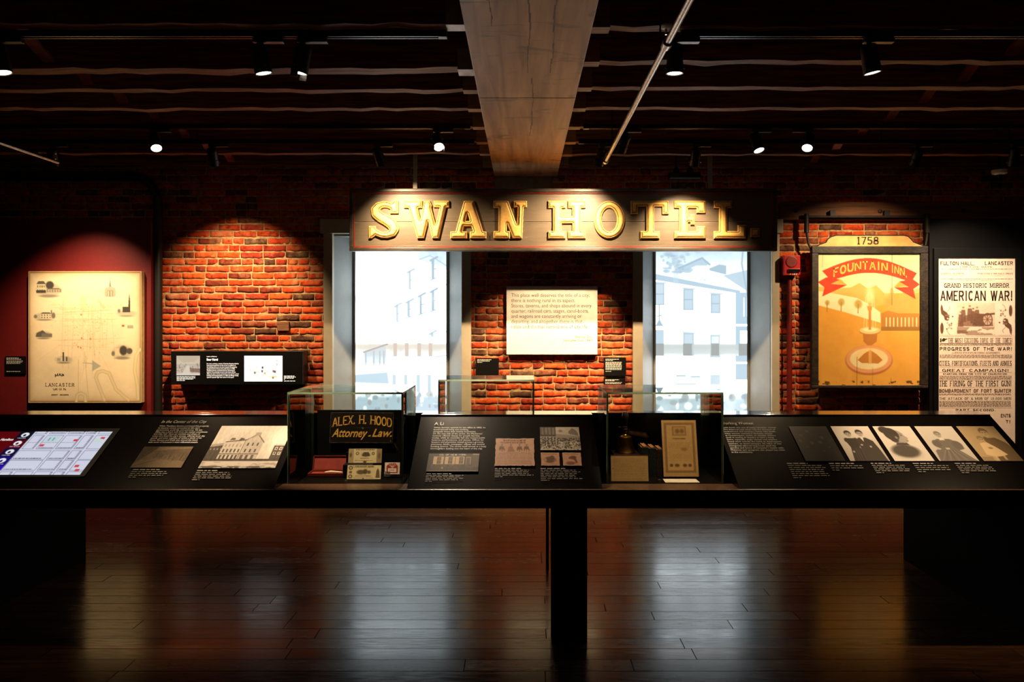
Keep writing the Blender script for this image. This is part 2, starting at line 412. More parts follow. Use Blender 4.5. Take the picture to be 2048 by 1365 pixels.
# ------------------------------------------------------------------ lettering
def fit_text(name, body, plane, a0, a1, b0, b1, mat, parent, shear=0, bold=0., align='LEFT', lift=.0012, space=1., line=1., res=2):
    cu = bpy.data.curves.new('t', 'FONT'); cu.body = body; cu.size = 1; cu.shear = shear; cu.align_x = align
    cu.offset = bold; cu.resolution_u = res; cu.space_character = space; cu.space_line = line
    ob = bpy.data.objects.new('t', cu)
    COL.objects.link(ob); dg = bpy.context.evaluated_depsgraph_get()
    src = bpy.data.meshes.new_from_object(ob.evaluated_get(dg))
    bpy.data.objects.remove(ob); bpy.data.curves.remove(cu)
    n = len(src.vertices); co = np.zeros(n*3); src.vertices.foreach_get('co', co); co = co.reshape(-1, 3)
    mn, mx = co.min(0), co.max(0)
    A = a0 + (co[:,0]-mn[0])/(mx[0]-mn[0])*(a1-a0); B = b0 + (co[:,1]-mn[1])/(mx[1]-mn[1])*(b1-b0)
    P = plane(A, B, lift); o = org(parent)
    co = np.stack([np.broadcast_to(np.asarray(p, float), (n,)) for p in P], 1) - np.array(o)
    src.vertices.foreach_set('co', co.astype(np.float32).ravel()); src.update()
    src.materials.clear(); src.materials.append(mat); src.name = name
    return put(name, src, parent)

_st = [('L',0,0,0,1)]
def _ser(*p): return [('S', x, y) for x, y in p]
GL = {
'A': (.86, [('L',0,0,.5,1),('L',1,0,.5,1),('B',.2,.8,.32)]+_ser((0,0),(1,0))),
'B': (.74, _st+[('B',-.12,.55,0),('B',-.12,.55,.52),('B',-.12,.55,1),('C',.55,.76,.42,.24,-90,90),('C',.55,.26,.45,.26,-90,90)]),
'C': (.76, [('C',.5,.5,.5,.5,42,318)]),
'D': (.8, _st+[('B',-.12,.45,0),('B',-.12,.45,1),('C',.45,.5,.55,.5,-90,90)]),
'E': (.7, _st+[('B',-.14,1.1,0),('B',0,.78,.52),('B',-.14,1.1,1)]),
'F': (.68, _st+[('B',0,.75,.5),('B',-.14,1.1,1)]+_ser((0,0))),
'G': (.8, [('C',.5,.5,.5,.5,42,330),('B',.55,1.05,.42),('L',1,0,1,.45)]),
'H': (.82, _st+[('L',1,0,1,1),('B',0,1,.5)]+_ser((0,0),(0,1),(1,0),(1,1))),
'I': (.34, [('L',.5,0,.5,1)]+_ser((.5,0),(.5,1))),
'J': (.6, [('L',1,.28,1,1),('C',.5,.28,.5,.28,180,360)]+_ser((1,1))),
'K': (.82, _st+[('L',.05,.4,1,1),('L',.95,0,.3,.58)]+_ser((0,0),(0,1),(1,0),(1,1))),
'L': (.7, _st+[('B',-.14,1.1,0)]+_ser((0,1))),
'M': (1.0, _st+[('L',1,0,1,1),('L',.5,.1,0,1),('L',.5,.1,1,1)]+_ser((0,0),(0,1),(1,0),(1,1))),
'N': (.84, _st+[('L',1,0,1,1),('L',1,0,0,1)]+_ser((0,0),(0,1),(1,1))),
'O': (.82, [('C',.5,.5,.5,.5,0,360)]),
'P': (.72, _st+[('B',-.14,.5,1),('B',0,.5,.46),('C',.5,.73,.5,.27,-90,90)]+_ser((0,0))),
'Q': (.82, [('C',.5,.5,.5,.5,0,360),('L',1.05,-.06,.6,.3)]),
'R': (.78, _st+[('B',-.14,.5,1),('B',0,.5,.48),('C',.5,.74,.48,.26,-90,90),('L',1,0,.5,.5)]+_ser((0,0),(1,0))),
'S': (.7, [('C',.5,.745,.48,.255,25,270),('C',.5,.255,.5,.255,-155,90)]),
'T': (.76, [('L',.5,0,.5,1),('B',-.05,1.05,1)]+_ser((.5,0))),
'U': (.8, [('L',0,.36,0,1),('L',1,.36,1,1),('C',.5,.36,.5,.36,180,360)]+_ser((0,1),(1,1))),
'V': (.82, [('L',.5,0,0,1),('L',.5,0,1,1)]+_ser((0,1),(1,1))),
'W': (1.15, [('L',.28,0,0,1),('L',.28,0,.5,1),('L',.72,0,.5,1),('L',.72,0,1,1)]+_ser((0,1),(1,1))),
'X': (.8, [('L',0,0,1,1),('L',1,0,0,1)]+_ser((0,0),(1,0),(0,1),(1,1))),
'Y': (.8, [('L',.5,0,.5,.5),('L',.5,.45,0,1),('L',.5,.45,1,1)]+_ser((.5,0),(0,1),(1,1))),
'Z': (.7, [('B',-.1,1.1,0),('B',-.1,1.1,1),('L',0,0,1,1)]),
'0': (.66, [('C',.5,.5,.5,.5,0,360)]), '1': (.36, [('L',.5,0,.5,1),('L',.1,.8,.5,1)]+_ser((.5,0))),
'2': (.6, [('C',.5,.72,.48,.28,-20,160),('L',.0,.05,.88,.62),('B',-.1,1.05,0)]),
'5': (.6, [('B',0,1,1),('L',.05,.5,.1,1),('C',.45,.3,.52,.3,-150,120)]),
'7': (.6, [('B',-.1,1.1,1),('L',.3,0,1,1)]), '8': (.62, [('C',.5,.76,.42,.24,0,360),('C',.5,.26,.5,.26,0,360)]),
'!': (.24, [('L',.5,.3,.5,1),('D',.5,0)]), '.': (.2, [('D',.5,0)]), ',': (.2, [('D',.5,0),('L',.2,-.14,.6,.1)]), ' ': (.42, []),
}
def slab_text(mb, body, plane, a0, a1, b0, b1, t=.17, bar=None, serif=True, gap=.12, lift=.0012, m=0, warp=None, sh=0):
    bar = bar or t*.62; tot = sum(GL[c][0]+t*.9 for c in body) + gap*(len(body)-1)
    sx = (a1-a0)/tot; hh = b1-b0; x = 0.
    def emit(quad):
        ps = []
        for u, v in quad:
            A, B = a0+(u+sh*v)*sx, b0+v*hh
            if warp: A, B = warp(A, B)
            ps.append(tuple(float(q) for q in plane(A, B, lift)))
        mb.add(ps, [tuple(range(len(ps)))], m)
    for ch in body:
        W, el = GL[ch]; Wt = W + t*.9
        ux = lambda u: x + t/2 + u*(Wt-t)
        vy = lambda v: bar/2 + v*(1-bar)
        for e in el:
            if e[0] == 'L':
                emit([(ux(e[1])-t/2, e[2]), (ux(e[1])+t/2, e[2]), (ux(e[3])+t/2, e[4]), (ux(e[3])-t/2, e[4])])
            elif e[0] == 'B':
                y = vy(e[3]); emit([(ux(e[1]), y-bar/2), (ux(e[2]), y-bar/2), (ux(e[2]), y+bar/2), (ux(e[1]), y+bar/2)])
            elif e[0] == 'D':
                emit([(ux(.5)-t/2, 0), (ux(.5)+t/2, 0), (ux(.5)+t/2, t), (ux(.5)-t/2, t)])
            elif e[0] == 'S' and serif:
                y = vy(e[2]); w2 = t*.95; emit([(ux(e[1])-w2, y-bar/2), (ux(e[1])+w2, y-bar/2), (ux(e[1])+w2, y+bar/2), (ux(e[1])-w2, y+bar/2)])
            elif e[0] == 'C':
                n = max(5, int(abs(e[6]-e[5])/26)); pr = None
                for i in range(n+1):
                    an = math.radians(e[5]+(e[6]-e[5])*i/n); c, q = math.cos(an), math.sin(an)
                    X0, Y0 = ux(e[1])+e[3]*(Wt-t)*c, vy(e[2])+e[4]*(1-bar)*q
                    th = (t*abs(c)+bar*abs(q))/2
                    cur = ((X0-c*th, Y0-q*th), (X0+c*th, Y0+q*th))
                    if pr: emit([pr[0], cur[0], cur[1], pr[1]])
                    pr = cur
        x += Wt + gap

# ================================================================== THE SETTING
RX0, RX1, RY0, RY1, CZ = -6.0, 6.0, -2.6, WALL_Y, 3.46
WIN = [dict(o=(-1.919, -.619), c=(-2.01, -.523), p=(-1.777, -.781)), dict(o=(1.208, 2.508), c=(1.107, 2.584), p=(1.368, 2.369))]
WZ0, WZ1 = .60, 2.52

# floor: slab plus boards
fl = MB().box(RX0, RX1, RY0, RY1+.5, -.12, -.022).build('floor', pmat('floor_joint_dark', (16,9,5), (12,7,4), 20, rough=.9))
tag(fl, kind='structure')
def plank_mesh(L, W=.1192):
    b = MB(); e = .0015
    b.add([(-L/2,-W/2,-.02),(L/2,-W/2,-.02),(L/2,W/2,-.02),(-L/2,W/2,-.02),
           (-L/2+e,-W/2+e,0),(L/2-e,-W/2+e,0),(L/2-e,W/2-e,0),(-L/2+e,W/2-e,0)],
          [(4,5,6,7),(0,1,5,4),(1,2,6,5),(2,3,7,6),(3,0,4,7)])
    return b
plank_meshes = {}
for L in (.8, 1.2, 1.6, 2.0):
    pm = bpy.data.meshes.new('plank'); b = plank_mesh(L); pm.from_pydata(b.v, [], b.f); pm.materials.append(M['floor']); plank_meshes[L] = pm
r = random.Random(11); rest = MB(); npl = 0; y = RY0+.06
while y < RY1:
    x = RX0 - r.uniform(0, 1.2)
    while x < RX1:
        L = r.choice((1.2, 1.6, 1.6, 2.0, 2.0, .8)); cx = x+L/2
        if 3.0 < y and -3.9 < cx < 3.9 and npl < 300:
            ob = put('plank', plank_meshes[L], fl); npl += 1
            ob.location = (cx, y, r.uniform(-.0004, 0)); ob.rotation_euler = (r.gauss(0, .0022), r.gauss(0, .0003), 0)
        else:
            pb = plank_mesh(L); rest.add([(a+cx, c+y, d) for a, c, d in pb.v], pb.f)
        x += L+.0012
    y += .12
tag(rest.build('outer_planks', M['floor'], fl), kind='stuff')

# side and rear walls
for nm, bx in (('wall_left', (RX0-.2, RX0, RY0, RY1, 0, CZ)), ('wall_right', (RX1, RX1+.2, RY0, RY1, 0, CZ)), ('wall_front', (RX0, RX1, RY0-.2, RY0, 0, CZ))):
    tag(MB().box(*bx).build(nm, M['plaster']), kind='structure')

# brick wall: mortar slab with two window openings, bricks as pieces
wb = MB(); Y0, Y1 = WALL_Y, WALL_Y+.42
xs = [RX0, WIN[0]['o'][0], WIN[0]['o'][1], WIN[1]['o'][0], WIN[1]['o'][1], RX1]
for i in range(5):
    if i % 2 == 0: wb.box(xs[i], xs[i+1], Y0, Y1, 0, CZ)
    else: wb.box(xs[i], xs[i+1], Y0, Y1, 0, WZ0); wb.box(xs[i], xs[i+1], Y0, Y1, WZ1, CZ)
wall = wb.build('wall_back', M['mortar']); tag(wall, kind='structure')

BR_COLS = [(206,76,28),(194,66,26),(212,88,36),(182,58,26),(166,50,25),(198,82,38),(148,45,27),(184,74,38),(122,50,32),(206,74,28),(92,56,42),(190,62,26)]
def brick_geo(L, Hh, seed):
    q = random.Random(seed); nx = max(3, int(L/.032)); nz = 3; d = .0075
    vs, fs = [], []; ch = q.uniform(0, 1)
    for j in range(nz+1):
        for i in range(nx+1):
            fx, fz = i/nx, j/nz; ed = (i in (0, nx)) + (j in (0, nz))
            y = -d + q.gauss(0, .0017) + (.003 if ed == 1 else .0055 if ed == 2 else 0)
            if ch > .72 and fx > .6 and fz < .5: y += q.uniform(0, .007)
            vs.append(((fx-.5)*L + q.gauss(0, .0012), y, (fz-.5)*Hh + q.gauss(0, .0012)*(2 if ed else 1)))
    W = nx+1
    for j in range(nz):
        for i in range(nx): fs.append((j*W+i, j*W+i+1, (j+1)*W+i+1, (j+1)*W+i))
    ring = [i for i in range(W)] + [j*W+nx for j in range(1, nz+1)] + [nz*W+i for i in range(nx-1, -1, -1)] + [j*W for j in range(nz-1, 0, -1)]
    o = len(vs); vs += [(vs[k][0], .012, vs[k][2]) for k in ring]
    for k in range(len(ring)):
        k2 = (k+1) % len(ring); fs.append((ring[k], o+k, o+k2, ring[k2]))
    c = q.choice(BR_COLS); f = q.uniform(.85, 1.1); col = tuple(min(1, x*f) for x in lin(c))
    return vs, fs, col
def tint(me, cols):
    at = me.color_attributes.new('Tint', 'FLOAT_COLOR', 'POINT')
    at.data.foreach_set('color', np.array([(*c, 1) for c in cols], np.float32).ravel())
    me.polygons.foreach_set('use_smooth', [True]*len(me.polygons)); me.materials.append(M['brick'])
SL, HL, BH, CO = .222, .104, .0550, .0705
variants = {}
for L in (SL, HL):
    variants[L] = []
    for k in range(26 if L == SL else 14):
        vs, fs, col = brick_geo(L, BH, 100+k+int(L*1000)); me = bpy.data.meshes.new('brick'); me.from_pydata(vs, [], fs); tint(me, [col]*len(vs)); variants[L].append(me)
def free_runs(z):
    """stretches of this course not taken by a window"""
    if WZ0-.12 < z < WZ1+.1: return [(RX0, WIN[0]['o'][0]-.02), (WIN[0]['o'][1]+.02, WIN[1]['o'][0]-.02), (WIN[1]['o'][1]+.02, RX1)]
    return [(RX0, RX1)]
cand = []; r = random.Random(5); z = .05; row = 0
while z < CZ-.02:
    for x0, x1 in free_runs(z):
        x = x0 + (r.uniform(.02, .12) if x0 == RX0 else 0.)
        hdr = row % 7 == 3
        while x < x1-.03:
            L = HL if (hdr and r.random() < .8) or r.random() < .2 else SL
            L2 = min(L*r.uniform(.95, 1.05), x1-x)
            if x1-(x+L2) < .05: L2 = x1-x
            hid = (x+L2 < -3.85 and z < 2.55) or (x > 4.05 and z < 2.55) or z < .3
            if not hid: cand.append((x+L2/2, z+r.gauss(0, .0015), L, L2))
            x += L2+.0105
    z += CO; row += 1
def lit(c):
    x, _, _, _ = c; z = c[1]
    if WIN[0]['c'][0]-.02 < x < WIN[0]['c'][1]+.02 or WIN[1]['c'][0] < x < WIN[1]['c'][1]: 
        if z < 2.7: return 9
    if 2.3 < z and -1.7 < x < 2.4: return 8
    if -3.7 < x < -1.95: return abs(x+2.9)*.9 + abs(z-1.75)*1.0
    if -.55 < x < 1.15: return .15+abs(z-1.35)*1.2
    if 2.5 < x < 4.1: return .1+abs(z-1.5)*1.1+(1.5 if 2.95 < x < 4.0 and .95 < z < 2.4 else 0)
    return 5+abs(x)
cand.sort(key=lit)
for cx, z, L, L2 in cand[:300]:
    if .08 < L2 < .13: base = HL
    else: base = SL if L2 >= .13 else HL
    ob = put('brick', r.choice(variants[base]), wall); ob.location = (cx, WALL_Y, z); ob.scale = (L2/base, 1, 1)
bv, bf, bc = [], [], []
for k, (cx, z, L, L2) in enumerate(cand[300:]):
    vs, fs, col = brick_geo(L2, BH, 5000+k); o = len(bv); bv += [(a+cx, b+WALL_Y, c+z) for a, b, c in vs]; bf += [tuple(i+o for i in f) for f in fs]; bc += [col]*len(vs)
me = bpy.data.meshes.new('brick_field'); me.from_pydata(bv, [], bf); tint(me, bc)
tag(put('brick_field', me, wall), kind='stuff')
tb = MB(); tb.box(pX(990, WALL_Y), pX(1103, WALL_Y), WALL_Y-.03, WALL_Y+.02, pZ(380, WALL_Y), 3.095)
tb.build('bearing_stone', M['stone'], wall, bevel=.006)
sb = MB(); sb.box(pX(556, WALL_Y), pX(580, WALL_Y), WALL_Y-.035, WALL_Y+.01, pZ(662, WALL_Y), pZ(644, WALL_Y))
sb.build('nailing_block', M['timber'], wall, bevel=.004)

# windows with splayed reveals and a daylit scrim printed with a street view
def scrim_left():
    p = Pic(200, 400, (236,248,252))
    V = lambda y: (y-478)/362.5; U = lambda x: (x-707)/190.
    p.vgrad((196,224,238), (246,252,254), 0, .3); p.mask(((U(760)-p.X)*0+1)*np.exp(-((p.X-.35)**2*3+(p.Y-V(590))**2*12)), (255,255,255), .9)
    B = (176,208,228)
    p.poly([(U(836),V(468)),(U(838),V(520)),(U(905),V(545)),(U(905),V(468))], (208,230,242), .6)
    p.line([(U(838),V(520)),(U(860),V(512)),(U(905),V(540))], .01, (170,198,216), .6)
    for (x, y, h, a) in ((865,518,40,.9),(819,542,36,.45),(865,581,40,.85),(841,590,38,.9),(817,602,32,.6),(794,610,34,.4),(897,566,60,.5),(863,665,8,.4),(897,660,30,.5)):
        p.rect(U(x-2), V(y), U(x+3), V(y+h), (150,182,206), a); p.line([(U(x-4),V(y+4)),(U(x+9),V(y-3))], .022, (150,180,204), a); p.line([(U(x-4),V(y+h+3)),(U(x+6),V(y+h-1))], .012, (160,190,210), a)
        p.line([(U(x),V(y+h*.55)),(U(x+7),V(y+h*.5))], .012, (160,190,210), a)
    p.mask(np.exp(-((p.Y-V(598))/.02)**2), (214,236,246), .5)
    # sash rail band
    p.mask(np.clip((p.Y-V(684))*60, 0, 1)*np.clip((V(722)-p.Y)*14, 0, 1), (252,226,198), .95)
    for x in (790, 813, 838, 860, 896):
        p.rect(U(x-3), V(687), U(x+4), V(713), (226,180,148), .75)
    p.poly([(U(728),V(705)),(U(772),V(690)),(U(773),V(728)),(U(730),V(726))], (214,222,228), .6); p.line([(U(728),V(705)),(U(775),V(689))], .015, (176,150,126))
    for x in (732, 748, 760, 768): p.line([(U(x),V(703)),(U(x),V(730))], .012, (160,176,190), .7)
    p.poly([(U(710),V(750)),(U(775),V(745)),(U(778),V(768)),(U(710),V(765))], (190,218,234), .9)
    p.line([(U(860),V(716)),(U(900),V(710))], .008, (200,190,186), .6); p.line([(U(860),V(728)),(U(900),V(724))], .008, (200,190,186), .6)
    for x in (788, 811, 836, 858): p.rect(U(x-3), V(750), U(x+4), V(800), (196,218,228), .8)
    p.mask(np.clip((p.Y-V(786))*30, 0, 1), (196,222,238), .85)
    r = random.Random(3)
    for k in range(70):
        x, y = r.uniform(0, 1), V(r.uniform(786, 850)); p.ell(x, y, r.uniform(.01, .035), r.uniform(.006, .03), r.choice(((140,160,176),(226,214,200),(240,246,248),(170,150,140))), .4, al=.7)
    return p.grain(5, 10, 18, 2).out()
def scrim_right():
    p = Pic(200, 400, (240,250,253))
    V = lambda y: (y-478)/362.5; U = lambda x: (x-1307)/191.
    p.vgrad((198,226,240), (244,252,254), 0, .35)
    B = (168,198,220); D = (140,172,196)
    p.poly([(U(1307),V(550)),(U(1470),V(585)),(U(1470),V(820)),(U(1307),V(820))], (250,253,254))
    p.poly([(U(1307),V(548)),(U(1480),V(582)),(U(1480),V(588)),(U(1307),V(560))], B, .9)
    p.poly([(U(1352),V(538)),(U(1403),V(516)),(U(1419),V(528)),(U(1412),V(532)),(U(1412),V(562)),(U(1392),V(560)),(U(1392),V(532)),(U(1360),V(548))], B, .7)
    p.rect(U(1393), V(532), U(1411), V(560), (228,240,246)); p.line([(U(1352),V(540)),(U(1404),V(517)),(U(1419),V(530))], .02, D, .8)
    p.poly([(U(1418),V(538)),(U(1438),V(530)),(U(1452),V(532)),(U(1452),V(550)),(U(1420),V(542))], D, .75)
    p.poly([(U(1446),V(552)),(U(1498),V(540)),(U(1498),V(586))], B, .6)
    p.rect(U(1471), V(586), U(1500), V(700), (176,206,226))
    for (x, y, w, h, a) in ((1318,568,20,42,.7),(1377,580,18,40,.85),(1431,590,17,36,.85),(1377,668,19,42,.7),(1430,672,17,42,.5)):
        p.rect(U(x-w/2), V(y), U(x+w/2), V(y+h), (190,214,230), a); 
        for xx in (x-w/2, x+w/2): p.line([(U(xx),V(y)),(U(xx),V(y+h))], .012, D, a)
        for yy in (y, y+h*.5, y+h): p.line([(U(x-w/2),V(yy)),(U(x+w/2),V(yy))], .012, D, a)
        p.line([(U(x-w/2-2),V(y-3)),(U(x+w/2+4),V(y-1))], .018, (200,216,228), a)
    p.rect(U(1486), V(596), U(1496), V(634), (226,240,248)); p.line([(U(1491),V(596)),(U(1491),V(634))], .02, D, .7)
    p.rect(U(1472), V(649), U(1500), V(653), (250,252,252)); p.rect(U(1480), V(662), U(1500), V(690), (244,250,252))
    # tree and lamp post
    p.line([(U(1352),V(500)),(U(1351),V(640))], .05, (206,226,238), .55)
    r = random.Random(9)
    for k in range(90): p.ell(U(r.gauss(1345, 20)), V(r.uniform(480, 545)), r.uniform(.01, .05), r.uniform(.004, .014), D, .6, al=.35)
    p.line([(U(1488),V(470)),(U(1483),V(528)),(U(1494),V(590))], .016, D, .7)
    p.line([(U(1319),V(610)),(U(1319),V(640))], .012, (150,160,168), .8); p.line([(U(1313),V(633)),(U(1326),V(631))], .01, (150,160,168), .8)
    p.poly([(U(1319),V(638)),(U(1327),V(653)),(U(1311),V(653))], D, .9); p.rect(U(1308), V(660), U(1328), V(690), B, .7)
    p.mask(np.clip((p.Y-V(686))*60, 0, 1)*np.clip((V(722)-p.Y)*14, 0, 1), (206,206,196), .9)
    for x, w in ((1319,18),(1375,18),(1430,16),(1490,26)): p.rect(U(x-w/2), V(688), U(x+w/2), V(712), (120,116,106), .8)
    p.rect(U(1471), V(712), U(1500), V(760), (176,200,222), .8); p.rect(U(1471), V(724), U(1500), V(728), (244,248,250))
    for (x0, x1, y) in ((1352,1372,750),(1381,1400,752),(1352,1392,767),(1420,1440,778)): p.rect(U(x0), V(y), U(x1), V(y+4), B, .8)
    p.rect(U(1420), V(750), U(1440), V(770), (200,222,234), .8)
    p.mask(np.clip((p.Y-V(788))*30, 0, 1), (206,226,236), .8)
    for k in range(60):
        p.ell(r.uniform(0, 1), V(r.uniform(790, 850)), r.uniform(.01, .05), r.uniform(.006, .03), r.choice(((150,170,184),(240,248,250),(184,178,172),(120,140,156))), .4, al=.6)
    return p.grain(4, 10, 18, 4).out()
PY = 7.86
def daylight(d):
    """display values of the daylit print: the clear white parts of the cloth pass far more daylight than the inked ones"""
    d = 1-(1-d)*.72; l = d.mean(2, keepdims=True); t = np.clip((l-.82)/.16, 0, 1); return d*(1 + 4.4*t*t)*np.array([.9, .985, 1.02])
for wi, w in enumerate(WIN):
    t = thing('window_%d' % (wi+1), 'deep-set white framed window covered by a scrim of ' + ('a building and awning' if wi == 0 else 'a dormered street corner'), 'window', ((w['c'][0]+w['c'][1])/2, WALL_Y, WZ0), kind='structure')
    (o0, o1), (c0, c1), (p0, p1) = w['o'], w['c'], w['p']
    ztop = WZ1-.02
    for xa, xb in ((c0, o0), (o1, c1)):
        MB().box(xa, xb, WALL_Y-.05, WALL_Y+.02, WZ0-.1, WZ1).build('casing', M['casing'], t, bevel=.003)
    MB().box(c0-.03, c1+.03, WALL_Y-.07, WALL_Y+.02, WZ1, pZ(440, WALL_Y)).build('header', M['casing'], t, bevel=.004)
    MB().box(c0-.03, c1+.03, WALL_Y-.09, WALL_Y+.02, WZ0-.14, WZ0-.1).build('sill', M['casing'], t, bevel=.004)
    for s, xo, xp in ((1, o0, p0), (-1, o1, p1)):
        b = MB(); b.add([(xo, WALL_Y+.02, WZ0-.1), (xp, PY, WZ0), (xp, PY, ztop), (xo, WALL_Y+.02, WZ1),
                         (xo-.02*s, WALL_Y+.02, WZ0-.1), (xp-.04*s, PY+.04, WZ0), (xp-.04*s, PY+.04, ztop), (xo-.02*s, WALL_Y+.02, WZ1)],
                        [(0,1,2,3),(7,6,5,4),(0,4,5,1),(1,5,6,2),(2,6,7,3),(3,7,4,0)])
        b.build('jamb', M['reveal'], t)
        bx = sorted((xp, xp+.022*s)); MB().box(bx[0], bx[1], PY-.012, PY+.02, WZ0, ztop).build('scrim_frame', M['reveal'], t)
    for z0, z1, nm in ((WZ0-.1, WZ0, 'stool'), (ztop, WZ1+.02, 'head_reveal')):
        b = MB(); b.add([(o0, WALL_Y+.02, z0), (o1, WALL_Y+.02, z0), (p1, PY+.04, z0), (p0, PY+.04, z0), (o0, WALL_Y+.02, z1), (o1, WALL_Y+.02, z1), (p1, PY+.04, z1), (p0, PY+.04, z1)],
                        [(0,1,2,3),(4,5,6,7),(0,1,5,4),(1,2,6,5),(2,3,7,6),(3,0,4,7)])
        b.build(nm, M['reveal'], t)
    picture('street_view_scrim', daylight((scrim_left, scrim_right)[wi]()), wallplane(PY), p0, p1, WZ0, ztop, M['scrim'], t)
    MB().box(p0-.04, p1+.04, PY+.06, PY+.08, WZ0-.05, WZ1).build('backing', M['white'], t)

# ceiling: boards, joists, bridging and the boxed beam
ceil = MB().box(RX0, RX1, RY0, RY1, CZ, CZ+.1).build('ceiling', M['deckb']); tag(ceil, kind='structure')
JZ = 3.185; KJ = F*(JZ-H)
BX0, BX1, BZ = -.290, .345, 3.10
jl = [KJ/(640-y) for y in (53, 143, 182, 219, 255, 285, 308, 332)]
jr = [KJ/(640-y) for y in (58, 126, 177, 218, 255, 285, 310, 333)]
near = [3.42-.47*k for k in range(13)]
JY = {}
for sd, ys in (('l', jl+near), ('r', jr+near)):
    xa, xb = (RX0, BX0+.02) if sd == 'l' else (BX1-.02, RX1)
    JY[sd] = sorted(ys)
    for k, Yj in enumerate(ys):
        th = .11 if (sd == 'l' and k == 1) else .076
        q = random.Random(k*3+len(sd)+ord(sd)); n = 44; b = MB(); vs = []
        for i in range(n+1):
            x = xa+(xb-xa)*i/n; w1, w2, dz = th/2+q.gauss(0, .004), th/2+q.gauss(0, .004), q.gauss(0, .0035)
            vs += [(x, Yj-w1, JZ+dz), (x, Yj+w2, JZ+dz+q.gauss(0, .002)), (x, Yj+th/2, CZ+.005), (x, Yj-th/2, CZ+.005)]
        fs = [(i*4+a, i*4+(a+1) % 4, i*4+4+(a+1) % 4, i*4+4+a) for i in range(n) for a in range(4)]
        b.add(vs, fs); b.build('joist', M['joist'], ceil)
        if k < 8:
            e = .11; xe = (BX0-e, BX0+.01) if sd == 'l' else (BX1-.01, BX1+e)
            gv = sd == 'l' and k < 2
            MB().box(xe[0], xe[1], Yj-th/2-.006, Yj+th/2+.006, JZ-.008, JZ+.12).build('joist_hanger' if gv else 'joist_packing', M['galv'] if gv else M['joistend'], ceil)
for sd, X in (('l', -2.86), ('r', 2.92)):
    ys = [v for v in JY[sd] if v > 2.2]
    for k, (ya, yb) in enumerate(zip(ys[:-1], ys[1:])):
        for s in (0, 1):
            za, zb = (JZ+.03, CZ-.03) if s else (CZ-.03, JZ+.03)
            xo = X+(.03 if s else -.03); w = .035
            b = MB(); b.add([(xo-w, ya+.04, za), (xo+w, ya+.04, za), (xo+w, yb-.04, zb), (xo-w, yb-.04, zb),
                             (xo-w, ya+.04, za+.025), (xo+w, ya+.04, za+.025), (xo+w, yb-.04, zb+.025), (xo-w, yb-.04, zb+.025)],
                            [(0,3,2,1),(4,5,6,7),(0,1,5,4),(1,2,6,5),(2,3,7,6),(3,0,4,7)])
            b.build('bridging', M['brace'], ceil)
b = MB(); seam = F*(BZ-H)/(640-196)
b.box(BX0, BX1, RY0, seam-.0015, BZ, CZ); b.box(BX0, BX1, seam+.0015, RY1, BZ, CZ)
bo = b.build('beam', M['beam'], ceil, bevel=.006); bo['label'] = 'wide boxed timber beam running to the brick wall'
# drying cracks along the underside of the beam
cr = MB(); q = random.Random(4)
for x0, ya, yb in ((.02, 2.9, 4.4), (.05, 4.5, 5.9), (.16, 3.3, 4.4), (-.16, 3.1, 3.7)):
    n = 14; pts = []
    x = x0
    for i in range(n+1): pts.append((x, ya+(yb-ya)*i/n)); x += q.gauss(0, .006)
    for (xa, y0), (xb, y1) in zip(pts[:-1], pts[1:]):
        w = q.uniform(.0008, .003); cr.box(min(xa, xb)-w, max(xa, xb)*.5+min(xa, xb)*.5+w, y0, y1, BZ-.0012, BZ+.004)
cr.build('drying_crack', M['gilddark'], bo)

# ================================================================== THE DOUBLE-SIDED DISPLAY TABLE
TX0, TX1 = -3.14, 2.75
FY, RF, RB, BY = 3.85, 4.415, 4.607, 5.172            # front edge, ridge front, ridge back, back edge
DZ, RZ = .77, 1.091
SL_LEN = math.hypot(RF-FY, RZ-DZ)
SU = ((RF-FY)/SL_LEN, (RZ-DZ)/SL_LEN)                  # unit vector up the slope (y, z)
SLOPE = frame_plane((0, FY, DZ), (1,0,0), (0, SU[0], SU[1]))
def st(y):
    """distance up the near slope of the image row y"""
    k = y-CY; return (F*(H-DZ) - FY*k)/(F*SU[1] + SU[0]*k)
def sX(x, y): return (x-CX)*(FY+SU[0]*st(y))/F
def srect(x0, x1, y0, y1):
    """image box (left/right given at its upper row) -> rectangle on the slope: a0, a1, b0, b1"""
    return sX(x0, y0), sX(x1, y0), st(y1), st(y0)

tab = thing('display_table', 'long black double-sloped exhibit table with printed reading panels', 'table', ((TX0+TX1)/2, (FY+BY)/2, 0))
bays = [(-1.288, -.600), (.410, 1.120)]
secs = [(TX0, bays[0][0]), (bays[0][1], bays[1][0]), (bays[1][1], TX1)]
BACKW = 4.505
MB().box(TX0, TX1, FY+.02, 4.022, .685, DZ).build('front_ledge', M['ledge'], tab)
MB().box(TX0, TX1, 4.022, BY-.02, .685, DZ).build('deck', M['apron'], tab)
for ya, yb in ((FY, FY+.022), (BY-.022, BY)):
    MB().box(TX0, TX1, ya, yb, .68, DZ).build('apron', M['apron'], tab, bevel=.002)
MB().box(TX0, TX1, FY-.004, FY+.016, DZ, DZ+.007).build('front_lip', M['ledge'], tab, bevel=.002)
panels = []
for xa, xb in secs:
    b = MB(); b.prism_x([(FY+.012, DZ), (RF, RZ-.004), (RF, DZ)], xa, xb)
    p = b.build('reading_panel', M['black'], tab, bevel=.0015); panels.append(p)
b = MB()
for xa, xb in secs: b.box(xa, xb, RF, BACKW, DZ, RZ)
b.box(TX0, TX1, BACKW, RB, DZ, RZ)
for xa, xb in secs: b.box(xa-.0, xb+.0, RF-.004, RF+.012, RZ-.002, RZ+.0012)
b.build('ridge_shelf', M['ridge'], tab, bevel=.002)
bb0, bb1 = -.58, .11
